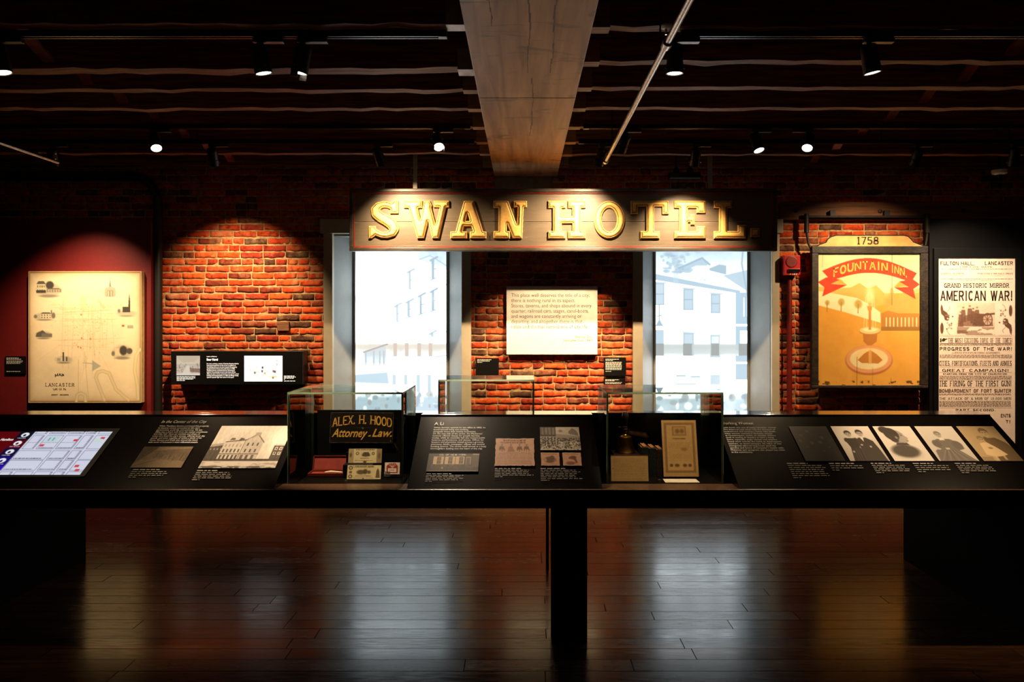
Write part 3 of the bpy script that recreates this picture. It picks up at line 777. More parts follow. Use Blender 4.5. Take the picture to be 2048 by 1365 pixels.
for xa, xb in ((TX0, bb0), (bb1, TX1)):
    MB().prism_x([(BY, DZ), (RB, RZ-.004), (RB, DZ)], xa, xb).build('rear_slope', M['black'], tab)
for xa, xb in ((TX0, TX0+.13), (TX1-.13, TX1)):
    MB().box(xa, xb, FY+.06, BY-.005, 0, .685).build('end_support', M['apron'], tab, bevel=.003)
MB().box(.146, .331, FY+.012, FY+.11, 0, .685).build('leg', M['apron'], tab, bevel=.003)
MB().box(.153, .171, 4.95, 5.04, 0, .685).build('rear_post', M['apron'], tab)
MB().tube([(pX(1219, 4.3), 4.3, .69), (pX(1220, 4.3), 4.29, .655), (pX(1224, 4.3), 4.3, .635), (pX(1227, 4.3), 4.31, .61)], .003, 6).build('loose_wire', pmat('copper_wire', (170,70,50), (150,60,40), 10), tab)

# ---- pictures printed on the slope
def sepia(p, dark=(44,32,22), light=(238,222,196)):
    g = np.clip(p.a.mean(2)/255., 0, 1)[..., None]; p.a = np.array(dark)*(1-g) + np.array(light)*g; return p
def street_etching():
    p = Pic(110, 60, (150,)*3); p.grain(30, 14, 9, 3)
    p.poly([(0,0),(.32,0),(.22,.3),(.1,.6),(0,.8)], (70,)*3); p.rect(.3, 0, 1, .3, (175,)*3)
    p.ell(.62,.26,.2,.16,(80,)*3,.7); p.poly([(.3,.2),(1,.1),(1,.7),(.3,.55)], (105,)*3, .8); p.grain(28, 30, 16, 5)
    r = random.Random(2)
    for k in range(40): x = r.uniform(.25, 1); p.rect(x, .3+r.random()*.3, x+.012, .4+r.random()*.35, r.choice(((40,)*3, (190,)*3)), .6)
    p.poly([(0,.85),(.25,.6),(1,.72),(1,1),(0,1)], (165,)*3, .8); p.line([(.0,.95),(.4,.65)], .012, (70,)*3); p.grain(16, 40, 20, 6)
    return sepia(p, (40,30,20), (150,128,96)).out()
def hotel_photo():
    p = Pic(160, 110, (205,)*3); p.grain(14, 3, 4, 8); W = (30,)*3
    U = lambda x: (x-444)/142.; 
    p.poly([(0,.5),(.17,.46),(.2,.82),(0,.82)], (52,)*3); p.poly([(0,.46),(.18,.42),(.2,.47),(0,.52)], (150,)*3)
    for k in range(4): p.rect(.02+k*.045, .55, .035+k*.045, .585, (150,)*3)
    p.poly([(.17,.40),(.44,.36),(.44,.8),(.17,.8)], (190,)*3); p.poly([(.17,.41),(.45,.365),(.45,.335),(.18,.385)], (75,)*3)
    p.poly([(.44,.37),(.56,.22),(.585,.22),(.69,.4),(.69,.8),(.44,.8)], (176,)*3)
    p.line([(.44,.36),(.57,.21),(.70,.41)], .012, (80,)*3); p.line([(.44,.36),(.44,.8)], .008, (90,)*3)
    p.poly([(.53,.24),(.53,.17),(.61,.17),(.61,.25)], (150,)*3)
    for x in (.22, .34): p.poly([(x,.36),(x+.02,.30),(x+.07,.31),(x+.075,.35)], (70,)*3)
    for k in range(5):
        p.rect(.195+k*.05, .45, .213+k*.05, .52, (140,)*3); p.rect(.195+k*.05, .565, .215+k*.05, .645, (62,)*3); p.rect(.19+k*.052, .70, .215+k*.052, .79, (48,)*3)
    for k in range(3):
        p.rect(.485+k*.065, .42, .505+k*.065, .49, (55,)*3); p.rect(.485+k*.065, .565, .507+k*.065, .64, (60,)*3); p.rect(.465+k*.07, .70, .50+k*.07, .79, (70,)*3)
    p.rect(.17, .665, .69, .69, (110,)*3)
    p.rect(.86, .48, 1, .83, (48,)*3)
    for x in (.885, .945):
        for y in (.52, .63): p.rect(x, y, x+.035, y+.07, (190,)*3); p.rect(x+.008, y+.012, x+.027, y+.058, (50,)*3)
    p.rect(.87, .45, 1, .475, (150,)*3); p.rect(0, .79, 1, .84, (48,)*3); p.grain(22, 50, 12, 9)
    p.rect(0, .84, 1, 1, (196,)*3); p.mask((p.fbm(10, 30, 12) > .55)*((p.Y > .86)), (120,)*3, .6); p.mask((p.fbm(12, 30, 13) > .5)*((p.Y > .95)), (40,)*3, .8)
    return sepia(p, (34,26,20), (244,230,208)).out()
def storefront():
    p = Pic(110, 45, (34,)*3); p.grain(8, 12, 6, 3)
    for k, x in enumerate((.11, .33, .54)):
        p.rect(x, .18, x+.2 if k < 2 else x+.17, .6, (245,)*3); p.rect(x+.07, .2, x+.15, .58, (80,)*3)
        p.line([(x+.11,.2),(x+.11,.58)], .006, (190,)*3); p.line([(x+.07,.39),(x+.15,.39)], .008, (190,)*3)
    p.rect(.74, .2, .84, .62, (180,)*3); p.rect(.755, .25, .825, .62, (76,)*3); p.rect(.87, 0, 1, .75, (70,)*3); p.rect(.87, .02, 1, .08, (190,)*3)
    r = random.Random(4)
    for k in range(70): x = r.uniform(.08, .95); y = r.uniform(.62, .82); p.ell(x, y+.06, .02, .1, (50,)*3, .4, al=.8); p.ell(x, y, .007, .022, r.choice(((220,)*3, (180,)*3)), .5)
    p.ell(.3, .8, .02, .06, (220,)*3, .3); p.rect(.05, .93, .95, .97, (200,)*3, .6)
    return sepia(p, (40,28,16), (236,200,150)).out()
def notice():
    p = Pic(90, 60, (206,160,128)); p.grain(9, 10, 8, 5); I = (120,76,52)
    p.bars(.2, .06, .8, .15, 1, I, 1, .6); p.bars(.12, .14, .9, .22, 1, I, 2, .6)
    for x, sk in ((.17,0),(.4,1),(.62,0),(.8,0)):
        p.ell(x, .25, .022, .04, I, .5); p.poly([(x-.04,.3),(x+.04,.3),(x+(.1 if sk else .05),.5),(x-(.1 if sk else .05),.5)], (150,104,76) if sk else (110,70,48), .85)
        if not sk:
            for s in (-1, 1): p.rect(x+s*.025-.013, .42, x+s*.025+.013, .53, (226,184,150)); p.line([(x+s*.04,.32),(x+s*.065,.44)], .02, (110,70,48))
    p.line([(.1,.545),(.9,.545)], .008, I); p.bars(.06, .58, .95, .78, 6, (150,104,80), 5, .5, .7, 0); p.bars(.06, .81, .95, .95, 4, (150,104,80), 6, .5, .8, .05)
    return p.out()
def crowd_photo():
    p = Pic(95, 62, (200,)*3)
    p.rect(0, 0, .4, .4, (72,)*3)
    for x in (.04, .13, .22, .31): p.rect(x, .03, x+.06, .33, (120,)*3); p.grain(6, 20, 10, 3)
    p.rect(0, .36, .42, .42, (60,)*3); p.rect(0, .42, .42, .75, (180,)*3)
    for x in (.05, .11, .18, .28, .35): p.rect(x, .44, x+.04, .75, (55,)*3)
    p.poly([(.4,.3),(1,.42),(1,.62),(.4,.5)], (150,)*3); p.poly([(.72,.2),(.82,.05),(.93,.18),(.97,.4),(.72,.3)], (120,)*3); p.ell(.52,.18,.07,.08,(130,)*3,.6); p.rect(.45, .48, .85, .62, (60,)*3, .8)
    r = random.Random(6)
    for k in range(420):
        x = r.random(); y = r.uniform(.5, 1)
        if y > .9-.1*x*0 and r.random() < .5: continue
        p.ell(x, y, .016, .028, r.choice(((25,)*3,(35,)*3,(60,)*3,(185,)*3,(150,)*3)), .3)
    p.poly([(0,.93),(.35,.95),(.2,1),(0,1)], (200,)*3); p.poly([(.62,1),(1,.8),(1,.9),(.8,1)], (190,)*3, .7)
    return sepia(p, (30,23,18), (244,226,200)).out()
def small_notice(kind):
    p = Pic(46, 32, (196,148,116)); p.grain(10, 8, 6, kind); I = (104,70,42)
    p.bars(.1, .06, .9, .2, 2, I, kind, .5, .6)
    if kind == 1: p.ell(.48,.55,.36,.27,I,.3); p.ell(.24,.56,.1,.16,(180,134,98),.5); p.ell(.75,.6,.1,.1,(150,108,76),.4); p.ell(.6,.34,.14,.12,I,.4)
    else: p.ell(.42,.8,.3,.16,(126,82,52),.4); p.poly([(.35,.35),(.5,.26),(.68,.32),(.8,.8),(.7,.8),(.6,.55),(.45,.5),(.3,.46)], (120,70,44)); p.ell(.6,.38,.16,.14,(110,62,40),.4)
    p.bars(.1, .86, .9, .96, 1, I, kind+3, .5, .5)
    return p.out()
def portrait(k):
    p = Pic(80, 92, (222,)*3); D, S = (34,)*3, (178,)*3
    def head(x, y, r, hair=(40,)*3, up=0):
        p.ell(x, y-r*.35, r*1.12, r*1.0, hair, .15); p.ell(x, y+r*.12, r*.86, r*1.0, S, .15); p.poly([(x-r*.9,y-r*.25),(x-r*.5,y-r*.85),(x+r*.5,y-r*.85),(x+r*.9,y-r*.25),(x+r*.4,y-r*.5),(x-r*.4,y-r*.5)], hair)
        for s in (-1, 1): p.ell(x+s*r*.34, y, r*.2, r*.13, (44,)*3, .4); p.line([(x+s*r*.16,y-r*.2),(x+s*r*.54,y-r*.2)], r*.14, (70,)*3); p.ell(x+s*r*.6, y+r*.35, r*.3, r*.5, (140,)*3, .8, al=.6)
        p.line([(x,y),(x-r*.04,y+r*.35)], r*.16, (120,)*3); p.line([(x-r*.25,y+r*.6),(x+r*.25,y+r*.6)], r*.16, (84,)*3)
    if k == 0:      # dark group of six sitters
        p.a[:] = 46; p.grain(14, 4, 4, 3)
        for x, y in ((.2,.26),(.42,.14),(.72,.32),(.12,.42),(.4,.48),(.62,.46)):
            p.poly([(x-.12,1),(x-.13,y+.16),(x-.05,y+.09),(x+.05,y+.09),(x+.13,y+.16),(x+.14,1)], (30,)*3, .85); head(x, y, .055, (20,)*3)
        for x, y in ((.24,.6),(.6,.72),(.78,.62)): p.ell(x, y, .04, .02, (130,)*3, .5)
        p.mask(np.ones_like(p.X), (24,)*3, .55)
        return sepia(p, (14,11,9), (205,180,150)).out()
    if k == 1:      # standing couple
        p.vgrad((224,)*3, (170,)*3); p.grain(6, 4, 4, 2)
        p.poly([(.12,1),(.22,.62),(.18,.42),(.24,.36),(.46,.36),(.5,.5),(.45,.62),(.56,1)], D); p.ell(.22,.42,.07,.08,D,.2); p.ell(.46,.42,.07,.08,D,.2)
        p.poly([(.42,1),(.47,.6),(.46,.42),(.56,.34),(.74,.34),(.88,.44),(.93,.7),(.96,1)], (40,)*3); p.poly([(.6,.34),(.68,.34),(.64,.46)], (225,)*3)
        head(.34, .24, .085); head(.65, .22, .09)
        p.ell(.24,.74,.03,.03,S,.3); p.ell(.54,.55,.035,.025,S,.3); p.ell(.74,.6,.03,.03,S,.3)
        for x in (.24,.3,.36,.44): p.line([(x+.03,.65),(x,.98)], .012, (66,)*3)
    if k == 2:      # woman's head in profile, vignette bust
        p.vgrad((222,)*3, (214,)*3); p.ell(.45,.76,.46,.22,(170,)*3,.6); p.ell(.45,.72,.40,.21,(62,)*3,.3)
        p.poly([(.34,.55),(.62,.55),(.6,.4),(.38,.4)], (140,)*3); p.poly([(.3,.56),(.66,.56),(.62,.49),(.36,.49)], (60,)*3)
        p.ell(.48,.3,.2,.2,(150,)*3,.15); p.poly([(.62,.2),(.68,.3),(.735,.36),(.69,.385),(.7,.42),(.68,.47),(.56,.5),(.46,.42),(.5,.2)], (158,)*3)
        p.ell(.36,.24,.2,.2,(44,)*3,.12); p.ell(.24,.12,.15,.12,(44,)*3,.2); p.ell(.36,.36,.12,.14,(50,)*3,.2); p.ell(.44,.34,.035,.045,(132,)*3,.3); p.ell(.6,.28,.03,.018,(60,)*3,.4); p.line([(.56,.24),(.65,.235)], .014, (80,)*3); p.line([(.64,.43),(.69,.425)], .014, (100,)*3); p.grain(5, 30, 30, 3)
    if k == 3:      # seated older woman in a full dress
        p.vgrad((206,)*3, (186,)*3); p.grain(5, 5, 5, 6)
        p.poly([(.04,1),(.1,.72),(.26,.62),(.2,.46),(.34,.38),(.66,.38),(.86,.5),(.88,.66),(.72,.7),(.98,1)], (96,)*3); p.ell(.76,.56,.14,.14,(84,)*3,.2); p.ell(.26,.52,.12,.12,(84,)*3,.2)
        p.poly([(.4,.42),(.54,.42),(.52,.34),(.42,.34)], (214,)*3); head(.46, .26, .085, (110,)*3); p.ell(.22,.66,.07,.03,S,.3); p.rect(.4, .63, .5, .68, S)
        for q in range(9): p.line([(.36+q*.035,.7),(.1+q*.105,1)], .014, (70,)*3 if q % 2 else (130,)*3)
    if k == 4:      # adult holding a small child
        p.a[:] = 158; p.grain(7, 5, 5, 9)
        p.poly([(.42,1),(.48,.5),(.54,.36),(.76,.34),(.94,.48),(1,.62),(1,1)], (72,)*3); head(.6, .2, .11, (80,)*3); p.ell(.52,.42,.08,.12,(76,)*3,.3)
        p.poly([(.2,.82),(.26,.5),(.46,.48),(.6,.62),(.74,.82),(.6,.86),(.4,.88)], (206,)*3); head(.38, .4, .085, (110,)*3); p.line([(.36,.6),(.56,.66)], .035, (196,)*3); p.ell(.44,.64,.07,.03,(110,)*3,.4)
        p.rect(.36, .86, .42, .97, (190,)*3, .8); p.rect(.58, .84, .64, .96, (190,)*3, .8); p.rect(0, .88, .3, 1, (110,)*3, .7)
        return sepia(p, (50,34,18), (240,206,150)).out()
    return sepia(p, (36,28,22), (240,226,204)).out()
def screen_map():
    p = Pic(230, 116, (218,222,240)); p.grain(4, 6, 4, 3); K = (60,58,84)
    p.rect(0, 0, .25, 1, (96,6,14))
    # street blocks
    rows = [(-.1,.06),(.1,.42),(.46,.66),(.68,.9),(.93,1.1)]; cols = [(.37,.46),(.485,.62),(.64,.77),(.79,.865),(.89,1.05)]
    for j, (y0, y1) in enumerate(rows):
        for i, (x0, x1) in enumerate(cols):
            if j in (2, 3) and i == 0: continue
            if j in (2, 3) and i == 1: x0 = .36
            s = .02*(i-2)*0
            for a, c in (((x0,y0),(x1,y0)),((x0,y1),(x1,y1)),((x0,y0),(x0,y1)),((x1,y0),(x1,y1))): p.line([a, c], .0035, K, .75)
            if i in (1, 2, 3): p.bars(x0+.01, y1-.035, x1-.005, y1-.01, 1, K, i+j*7, .8, .8, .1)
            if i in (0, 2, 3): 
                for q in range(int((y1-y0)/.03)): p.rect(x1-.014, y0+.01+q*.03, x1-.003, y0+.028+q*.03, K, .55)
            if j == 1 and i < 3: p.line([(x0,.27),(x1,.27)], .003, K, .6)
    p.rect(.5, .12, .6, .26, (196,222,220)); p.rect(.52, .15, .53, .23, (120,150,190)); p.rect(.555, .15, .565, .23, (120,150,190))
    for x, y in ((.49,.31),(.73,.19),(.94,.14),(.93,.87),(.905,.78)): p.rect(x, y, x+.035, y+.05, (214,70,84))
    p.rect(.9, .18, .96, .26, (206,226,220))
    for k, c in enumerate(((10,18,34),(84,4,20),(20,14,60),(26,14,120),(40,10,190))):
        y = k*.2; p.rect(.235, y, .355, y+.2, c); p.ell(.295, y+.085, .034, .06, (245,245,250), .15); p.ell(.293, y+.095, .013, .03, c, .3); p.bars(.255, y+.155, .335, y+.185, 1, (210,200,220), k, .6)
    p.bars(.0, .48, .12, .52, 1, (180,130,140), 4, .6, .7); p.bars(.0, .56, .1, .6, 1, (180,130,140), 5, .6, .7); p.bars(0, .74, .1, .8, 2, (180,130,140), 6, .6, .7)
    return p.out()

scr = (-3.02, sX(225.6, 864), st(950.5), st(864))
picture('touch_screen', screen_map(), SLOPE, *scr, M['screen'], panels[0], lift=.0006)
b = MB()
for (x0, x1, y0, y1) in ((scr[0]-.06, scr[1]+.03, scr[3], scr[3]+.03), (scr[0]-.06, scr[1]+.03, scr[2]-.012, scr[2]), (scr[1], scr[1]+.03, scr[2], scr[3]), (scr[0]-.06, scr[0], scr[2], scr[3])):
    b.add([SLOPE(x0, y0, .0008), SLOPE(x1, y0, .0008), SLOPE(x1, y1, .0008), SLOPE(x0, y1, .0008)], [(0,1,2,3)])
b.build('screen_bezel', M['metalblack'], panels[0])
fit_text('screen_heading', 'lia Hamilton\nth', SLOPE, sX(-6, 880), sX(27, 880), st(889), st(877.5), M['txt_lit'], panels[0], bold=.02)
TW = M['txt_white']
a0, a1, b0, b1 = srect(326, 415, 841.5, 848.5)
fit_text('panel_heading', 'In the Center of the City', SLOPE, a0, a1, b0, b1, TW, panels[0], shear=.18)
a0, a1, b0, b1 = srect(320, 423, 851.5, 887.5)
fit_text('panel_text', 'When Thaddeus Stevens purchased this property,\nhe became closely connected to the city\'s\ngovernment, social life, and economy. His law\noffice was a short walk from the county courthouse\nand City Hall. Open-air markets and shops of\nevery sort lined the city\'s streets, offering food, dry\ngoods, and other supplies, all within a block of his\nhome. Stevens and Smith also shared the block\nwith some of Lancaster\'s most influential people.', SLOPE, a0, a1, b0, b1, TW, panels[0])
picture('printed_etching', street_etching(), SLOPE, *srect(289, 387, 894, 936), M['print'], panels[0], lift=.0006)
picture('printed_photograph', hotel_photo(), SLOPE, *srect(444, 586.5, 852.5, 937), M['print'], panels[0], lift=.0006)

def caption(x0, x1, y0, y1, n, seed, parent, bold=1):
    """small print too fine to read: rows of word-length strokes"""
    a0, a1, b0, b1 = srect(x0, x1, y0, y1); q = random.Random(seed); mb = MB(); dy = (b1-b0)/n
    for i in range(n):
        x = a0; xe = a1 - q.random()*.16*(a1-a0) - (.3*(a1-a0) if i < bold else 0)
        if i == n-1: xe = a0 + (a1-a0)*.2
        while x < xe:
            L = q.uniform(.012, .034); yb = b1-(i+1)*dy+dy*.32; h = dy*(.46 if i < bold else .28)
            mb.add([SLOPE(x, yb, .0012), SLOPE(min(x+L, xe), yb, .0012), SLOPE(min(x+L, xe), yb+h, .0012), SLOPE(x, yb+h, .0012)], [(0,1,2,3)]); x += L+.006
    mb.v = [tuple(float(c) for c in v) for v in mb.v]
    tag(mb.build('caption', M['capt'], parent), kind='stuff')
M['capt'] = pmat('caption_print', (150,142,128), (118,110,98), 200, rough=.5)
caption(267, 346, 938.5, 957, 5, 1, panels[0]); caption(395, 470, 940.5, 962, 6, 2, panels[0])
# middle panel
a0, a1, b0, b1 = srect(869.5, 888, 845, 851); fit_text('panel_heading', 'A Li', SLOPE, a0, a1, b0, b1, TW, panels[1])
a0, a1, b0, b1 = srect(868, 975, 854.5, 900.5)
fit_text('panel_text', 'When Stevens opened his law office in 1842, he\nfound himself living and working\nalongside more than twenty businesses.\nOn the east side of the street, the Mechanics\'\nInstitute offered classes for people learning\ntrades, while its assembly hall also hosted public\nlectures, performances, and dances. Offices for\nlawyers and physicians mixed among a grocery,\npharmacy, banks, newspaper offices, and several\nbustling taverns. The street itself served as a busy\nthoroughfare leading into the heart of the city.', SLOPE, a0, a1, b0, b1, TW, panels[1])
ps = srect(858, 959, 908, 943.7); picture('printed_photograph', storefront(), SLOPE, *ps, M['print'], panels[1], lift=.0006)
mb = MB(); slab_text(mb, 'CO. OF NEW YORK', SLOPE, ps[0]+.06, ps[0]+.205, ps[3]-.018, ps[3]-.004, .16, serif=False); mb.build('shopfront_lettering', M['txt_white'], panels[1])
caption(853, 928, 947, 965, 6, 3, panels[1])
picture('printed_notice', notice(), SLOPE, *srect(991, 1069, 877, 933), M['print'], panels[1], torn=.006, lift=.0006)
caption(990, 1068, 936.5, 956, 6, 4, panels[1])
picture('printed_photograph', crowd_photo(), SLOPE, *srect(1079.5, 1157.5, 855, 901), M['print'], panels[1], lift=.0006)
picture('printed_notice', small_notice(1), SLOPE, *srect(1081, 1119, 905.5, 932.5), M['print'], panels[1], torn=.004, lift=.0006)
picture('printed_notice', small_notice(2), SLOPE, *srect(1124, 1162, 905.5, 932.5), M['print'], panels[1], torn=.004, lift=.0006)
caption(1081, 1163, 936.5, 963, 8, 5, panels[1])
# right panel
a0, a1, b0, b1 = srect(1439.5, 1504.5, 844.5, 851.5); fit_text('panel_heading', 'Working Women', SLOPE, a0, a1, b0, b1, TW, panels[2])
a0, a1, b0, b1 = srect(1444, 1551, 854.5, 907.5)
fit_text('panel_text', 'Lydia Smith was one of many Lancaster women\nwho balanced paid work with the demands of\nmotherhood and running a home. Like Smith,\nmany women worked in domestic service\nas housekeepers, cooks, or nannies. Others\ntook in sewing or laundry to earn a living.\nSome, especially single women and widows,\nfound work outside the home as shopkeepers,\nteachers, or tavern-keepers. An influx of new\nimmigrants labored long hours amid the\nspindles and looms of Lancaster\'s textile mills.\nMidwives and caregivers also played key roles\nin the community.', SLOPE, a0, a1, b0, b1, TW, panels[2])
for k in range(5):
    x0 = 1577+83.7*k
    picture('printed_portrait', portrait(k), SLOPE, *srect(x0, x0+74.6, 853.3, 922.8), M['print'], panels[2], lift=.0006)
    caption(x0-4, x0+70, 926, (958, 943, 948, 946, 948)[k], (8, 4, 6, 5, 6)[k], 20+k, panels[2])

# ---- glass cases
def pane(x0, x1, y0, y1, z0, z1, parent, name='glass_pane'):
    d = [x1-x0, y1-y0, z1-z0]; th = d.index(min(d)); mb = MB(); mb.box(x0, x1, y0, y1, z0, z1)
    for i, f in enumerate(mb.f):
        P = [mb.v[k] for k in f]; cst = [j for j in range(3) if max(p[j] for p in P)-min(p[j] for p in P) < 1e-7]
        mb.m[i] = 0 if cst and cst[0] == th else 1
    return mb.build(name, [M['glass'], M['glassedge']], parent)
def glass_case(label, x0, x1, y0, y1, z0, z1, back=True):
    t = thing('glass_display_case', label, 'display case', ((x0+x1)/2, (y0+y1)/2, z0), 'glass cases on the exhibit table'); g = .0105
    pane(x0, x1, y0, y0+g, z0, z1-g, t); pane(x0, x0+g, y0+g, y1, z0, z1-g, t); pane(x1-g, x1, y0+g, y1, z0, z1-g, t)
    pane(x0+g, x1-g, y1-g, y1, z0, z1-g, t); pane(x0, x1, y0, y1, z1-g, z1, t, 'glass_lid')
    return t
GZ = DZ+.0005
glass_case('glass case over the lettered tin sign and banknotes', -1.263, -.643, 4.02, 4.495, GZ, 1.261)
glass_case('glass case over the brass hand bell and old certificate', .448, 1.075, 4.02, 4.495, GZ, 1.261)
glass_case('glass case rising behind the table ridge below the white quotation board', -.542, .072, 4.785, 5.15, GZ, 1.268)

# ---- contents of the first case
bk = MB().box(-1.225, -.675, 4.468, 4.480, GZ, 1.112).build('backing_board', M['blackwall']); tag(bk, 'tall black backing board behind the lettered tin sign', 'board')
ts = thing('tin_sign', 'black tin trade sign with gold painted lettering in the glass case', 'sign', ((657-CX)*4.455/F, 4.455, .915))
AP = frame_plane((pX(659, 4.455), 4.455, pZ(886, 4.455)), (1, 0, -.006), (.045, 0, 1))
AW, AH = pX(787, 4.455)-pX(661, 4.455), pZ(825.5, 4.455)-pZ(886, 4.455)
def slabp(mb, plane, a0, a1, b0, b1, l0, l1, m=0):
    c = [(a0,b0),(a1,b0),(a1,b1),(a0,b1)]
    vs = [tuple(float(q) for q in plane(a, b, l0)) for a, b in c]+[tuple(float(q) for q in plane(a, b, l1)) for a, b in c]
    return mb.add(vs, [(0,3,2,1),(4,5,6,7),(0,1,5,4),(1,2,6,5),(2,3,7,6),(3,0,4,7)], m)
slabp(MB(), AP, 0, AW, 0, AH, -.004, 0).build('tin_plate', M['alexblack'], ts)
e = MB()
for q in ((0, AW, 0, .0022), (0, AW, AH-.0022, AH), (0, .0022, 0, AH), (AW-.0022, AW, 0, AH)): slabp(e, AP, *q, 0, .001)
for a, bb in ((.012,.012),(AW-.012,.012),(.012,AH-.012),(AW-.012,AH-.012),(AW/2,AH-.012)): slabp(e, AP, a-.003, a+.003, bb-.003, bb+.003, 0, .002)
e.build('worn_edge', M['tinedge'], ts)
mb = MB(); arc = lambda A, B: (A, B + .022*(1-((A-AW/2)/(AW/2))**2))
slab_text(mb, 'ALEX. H. HOOD', AP, .012, AW-.008, AH*.50, AH*.80, .2, .11, True, .07, warp=arc); mb.build('name_lettering', M['gold_paint'], ts)
for body, u0, u1, v0, v1 in (('Attorney', .03, .60, .10, .47), ('at', .61, .655, .21, .27), ('Law.', .67, .985, .20, .47)):
    fit_text('script_lettering', body, AP, AW*u0, AW*u1, AH*v0, AH*v1, M['gold_paint'], ts, shear=.4, bold=.018, res=4)
mb = MB(); c0 = AW*.52
for s in (-1, 1):
    for k in range(3): slabp(mb, AP, c0+s*(.018+k*.012)-.004, c0+s*(.018+k*.012)+.004, AH*.49, AH*.50, .0008, .0012)
mb.add([tuple(float(q) for q in AP(c0+x, AH*.495+z, .0012)) for x, z in ((-.01,0),(0,-.01),(.01,0),(0,.01))], [(0,1,2,3)])
mb.build('flourish', M['tinedge'], ts)

def note(kind):
    p = Pic(110, 48, (214,190,140)); p.grain(9, 8, 5, kind); I = (84,66,46)
    if kind == 1:
        p.rect(.0, 0, .16, 1, (170,144,104)); p.rect(.84, 0, 1, 1, (150,122,88)); p.grain(10, 30, 14, 8); p.bars(.22, .05, .8, .14, 1, I, 3, .7)
        p.ell(.27,.34,.055,.13,I,.2); p.ell(.27,.34,.036,.09,(200,176,130),.3); p.ell(.74,.34,.05,.12,I,.2); p.ell(.74,.34,.03,.07,(200,176,130),.3)
        p.ell(.52,.42,.15,.2,(110,90,64),.5); p.poly([(.4,.52),(.46,.25),(.6,.25),(.65,.52)], (90,72,50)); p.bars(.36,.66,.64,.72,1,I,5,.7); p.bars(.2,.8,.8,.9,1,(140,116,84),6,.5); p.ell(.5,.92,.06,.08,I,.3); p.ell(.07,.45,.05,.2,(110,90,64),.5); p.ell(.92,.5,.05,.3,(110,90,64),.6)
    else:
        p.ell(.1,.2,.07,.16,I,.3); p.ell(.1,.2,.045,.1,(190,166,120),.4); p.ell(.1,.8,.07,.16,I,.3); p.ell(.1,.8,.045,.1,(190,166,120),.4); p.ell(.1,.5,.06,.12,(120,96,70),.5)
        p.ell(.4,.5,.15,.2,(104,84,58),.4); p.ell(.53,.46,.09,.24,(90,72,50),.5); p.ell(.64,.5,.07,.16,(110,90,64),.5); p.poly([(.84,.9),(.86,.4),(.9,.2),(.94,.4),(.97,.9)], (104,84,60)); p.bars(.25,.74,.75,.82,1,I,7,.6); p.bars(.2,.88,.8,.95,1,(140,116,84),8,.6); p.ell(.48,.94,.03,.06,(90,100,60),.3)
    return p.out()
def leaning(name, label, cat, corners, Yb, Yt, img, mat, th=.003, group=None):
    (x0, y0), (x1, y1) = corners          # image box at the given bottom and top depth
    Ym = (Yb+Yt)/2; zb, zt = max(pZ(y1, Yb), GZ+.002), pZ(y0, Yt); a0, a1 = pX(x0, Ym), pX(x1, Ym); Lh = math.hypot(Yt-Yb, zt-zb)
    pl = frame_plane((0, Yb, zb), (1,0,0), (0, (Yt-Yb)/Lh, (zt-zb)/Lh))
    t = thing(name, label, cat, ((a0+a1)/2, Yb, zb), group)
    slabp(MB(), pl, a0, a1, 0, Lh, -th, -.0004).build('mount', mat, t)
    picture('printed_face', img, pl, a0, a1, 0, Lh, M['printmatt'], t)
    return t, pl, a0, a1, Lh
M['oldpaper'] = pmat('aged_paper', (206,178,128), (186,156,108), 20, rough=.85)
leaning('banknote', 'aged banknote with a steam engine vignette, standing above another note', 'banknote', ((697, 898), (763.5, 926.5)), 4.215, 4.235, note(1), M['oldpaper'])
t, pl, a0, a1, Lh = leaning('banknote', 'aged banknote headed with a bank name, the lower of two', 'banknote', ((694.5, 931), (762, 960.5)), 4.125, 4.150, note(2), M['oldpaper'])
mb = MB(); slab_text(mb, 'LANCASTER BANK', pl, a0+.032, a1-.04, Lh*.86, Lh*.97, .2, .13, True, .1); mb.build('bank_lettering', M['ink'], t)
st1 = thing('note_stand', 'small black step stand holding up the two banknotes', 'stand', (-.92, 4.2, GZ))
MB().box(-1.0, -.84, 4.165, 4.205, GZ, .842).build('step', M['blackwall'], st1); MB().box(-1.0, -.84, 4.24, 4.26, GZ, .90).build('back_rest', M['blackwall'], st1)
MB().box(-1.0, -.84, 4.205, 4.24, GZ, .842).build('tread', M['blackwall'], st1)
def card_img():
    p = Pic(40, 32, (232,206,186)); R = (160,56,36); p.poly([(.14,.9),(.12,.3),(.3,.1),(.7,.08),(.86,.3),(.86,.9)], R); p.grain(14, 14, 10, 3); p.rect(.22,.5,.78,.82,(236,214,196)); p.bars(.3,.62,.7,.7,1,R,2,.8)
    for k in range(5): p.line([(.5,.45),(.2+k*.15,.12)], .03, (226,190,170))
    return p.out()
leaning('trade_card', 'small white trade card with a red printed arch in the glass case', 'card', ((769.5, 925.5), (799.5, 949)), 4.165, 4.18, card_img(), M['oldpaper'])
tag(MB().obox((-.722, 4.190, GZ+.03), (.02,0,0), (0,.004,0), (0,0,.0295)).build('card_prop', M['acrylic']), 'clear prop block behind the small red trade card', 'prop')
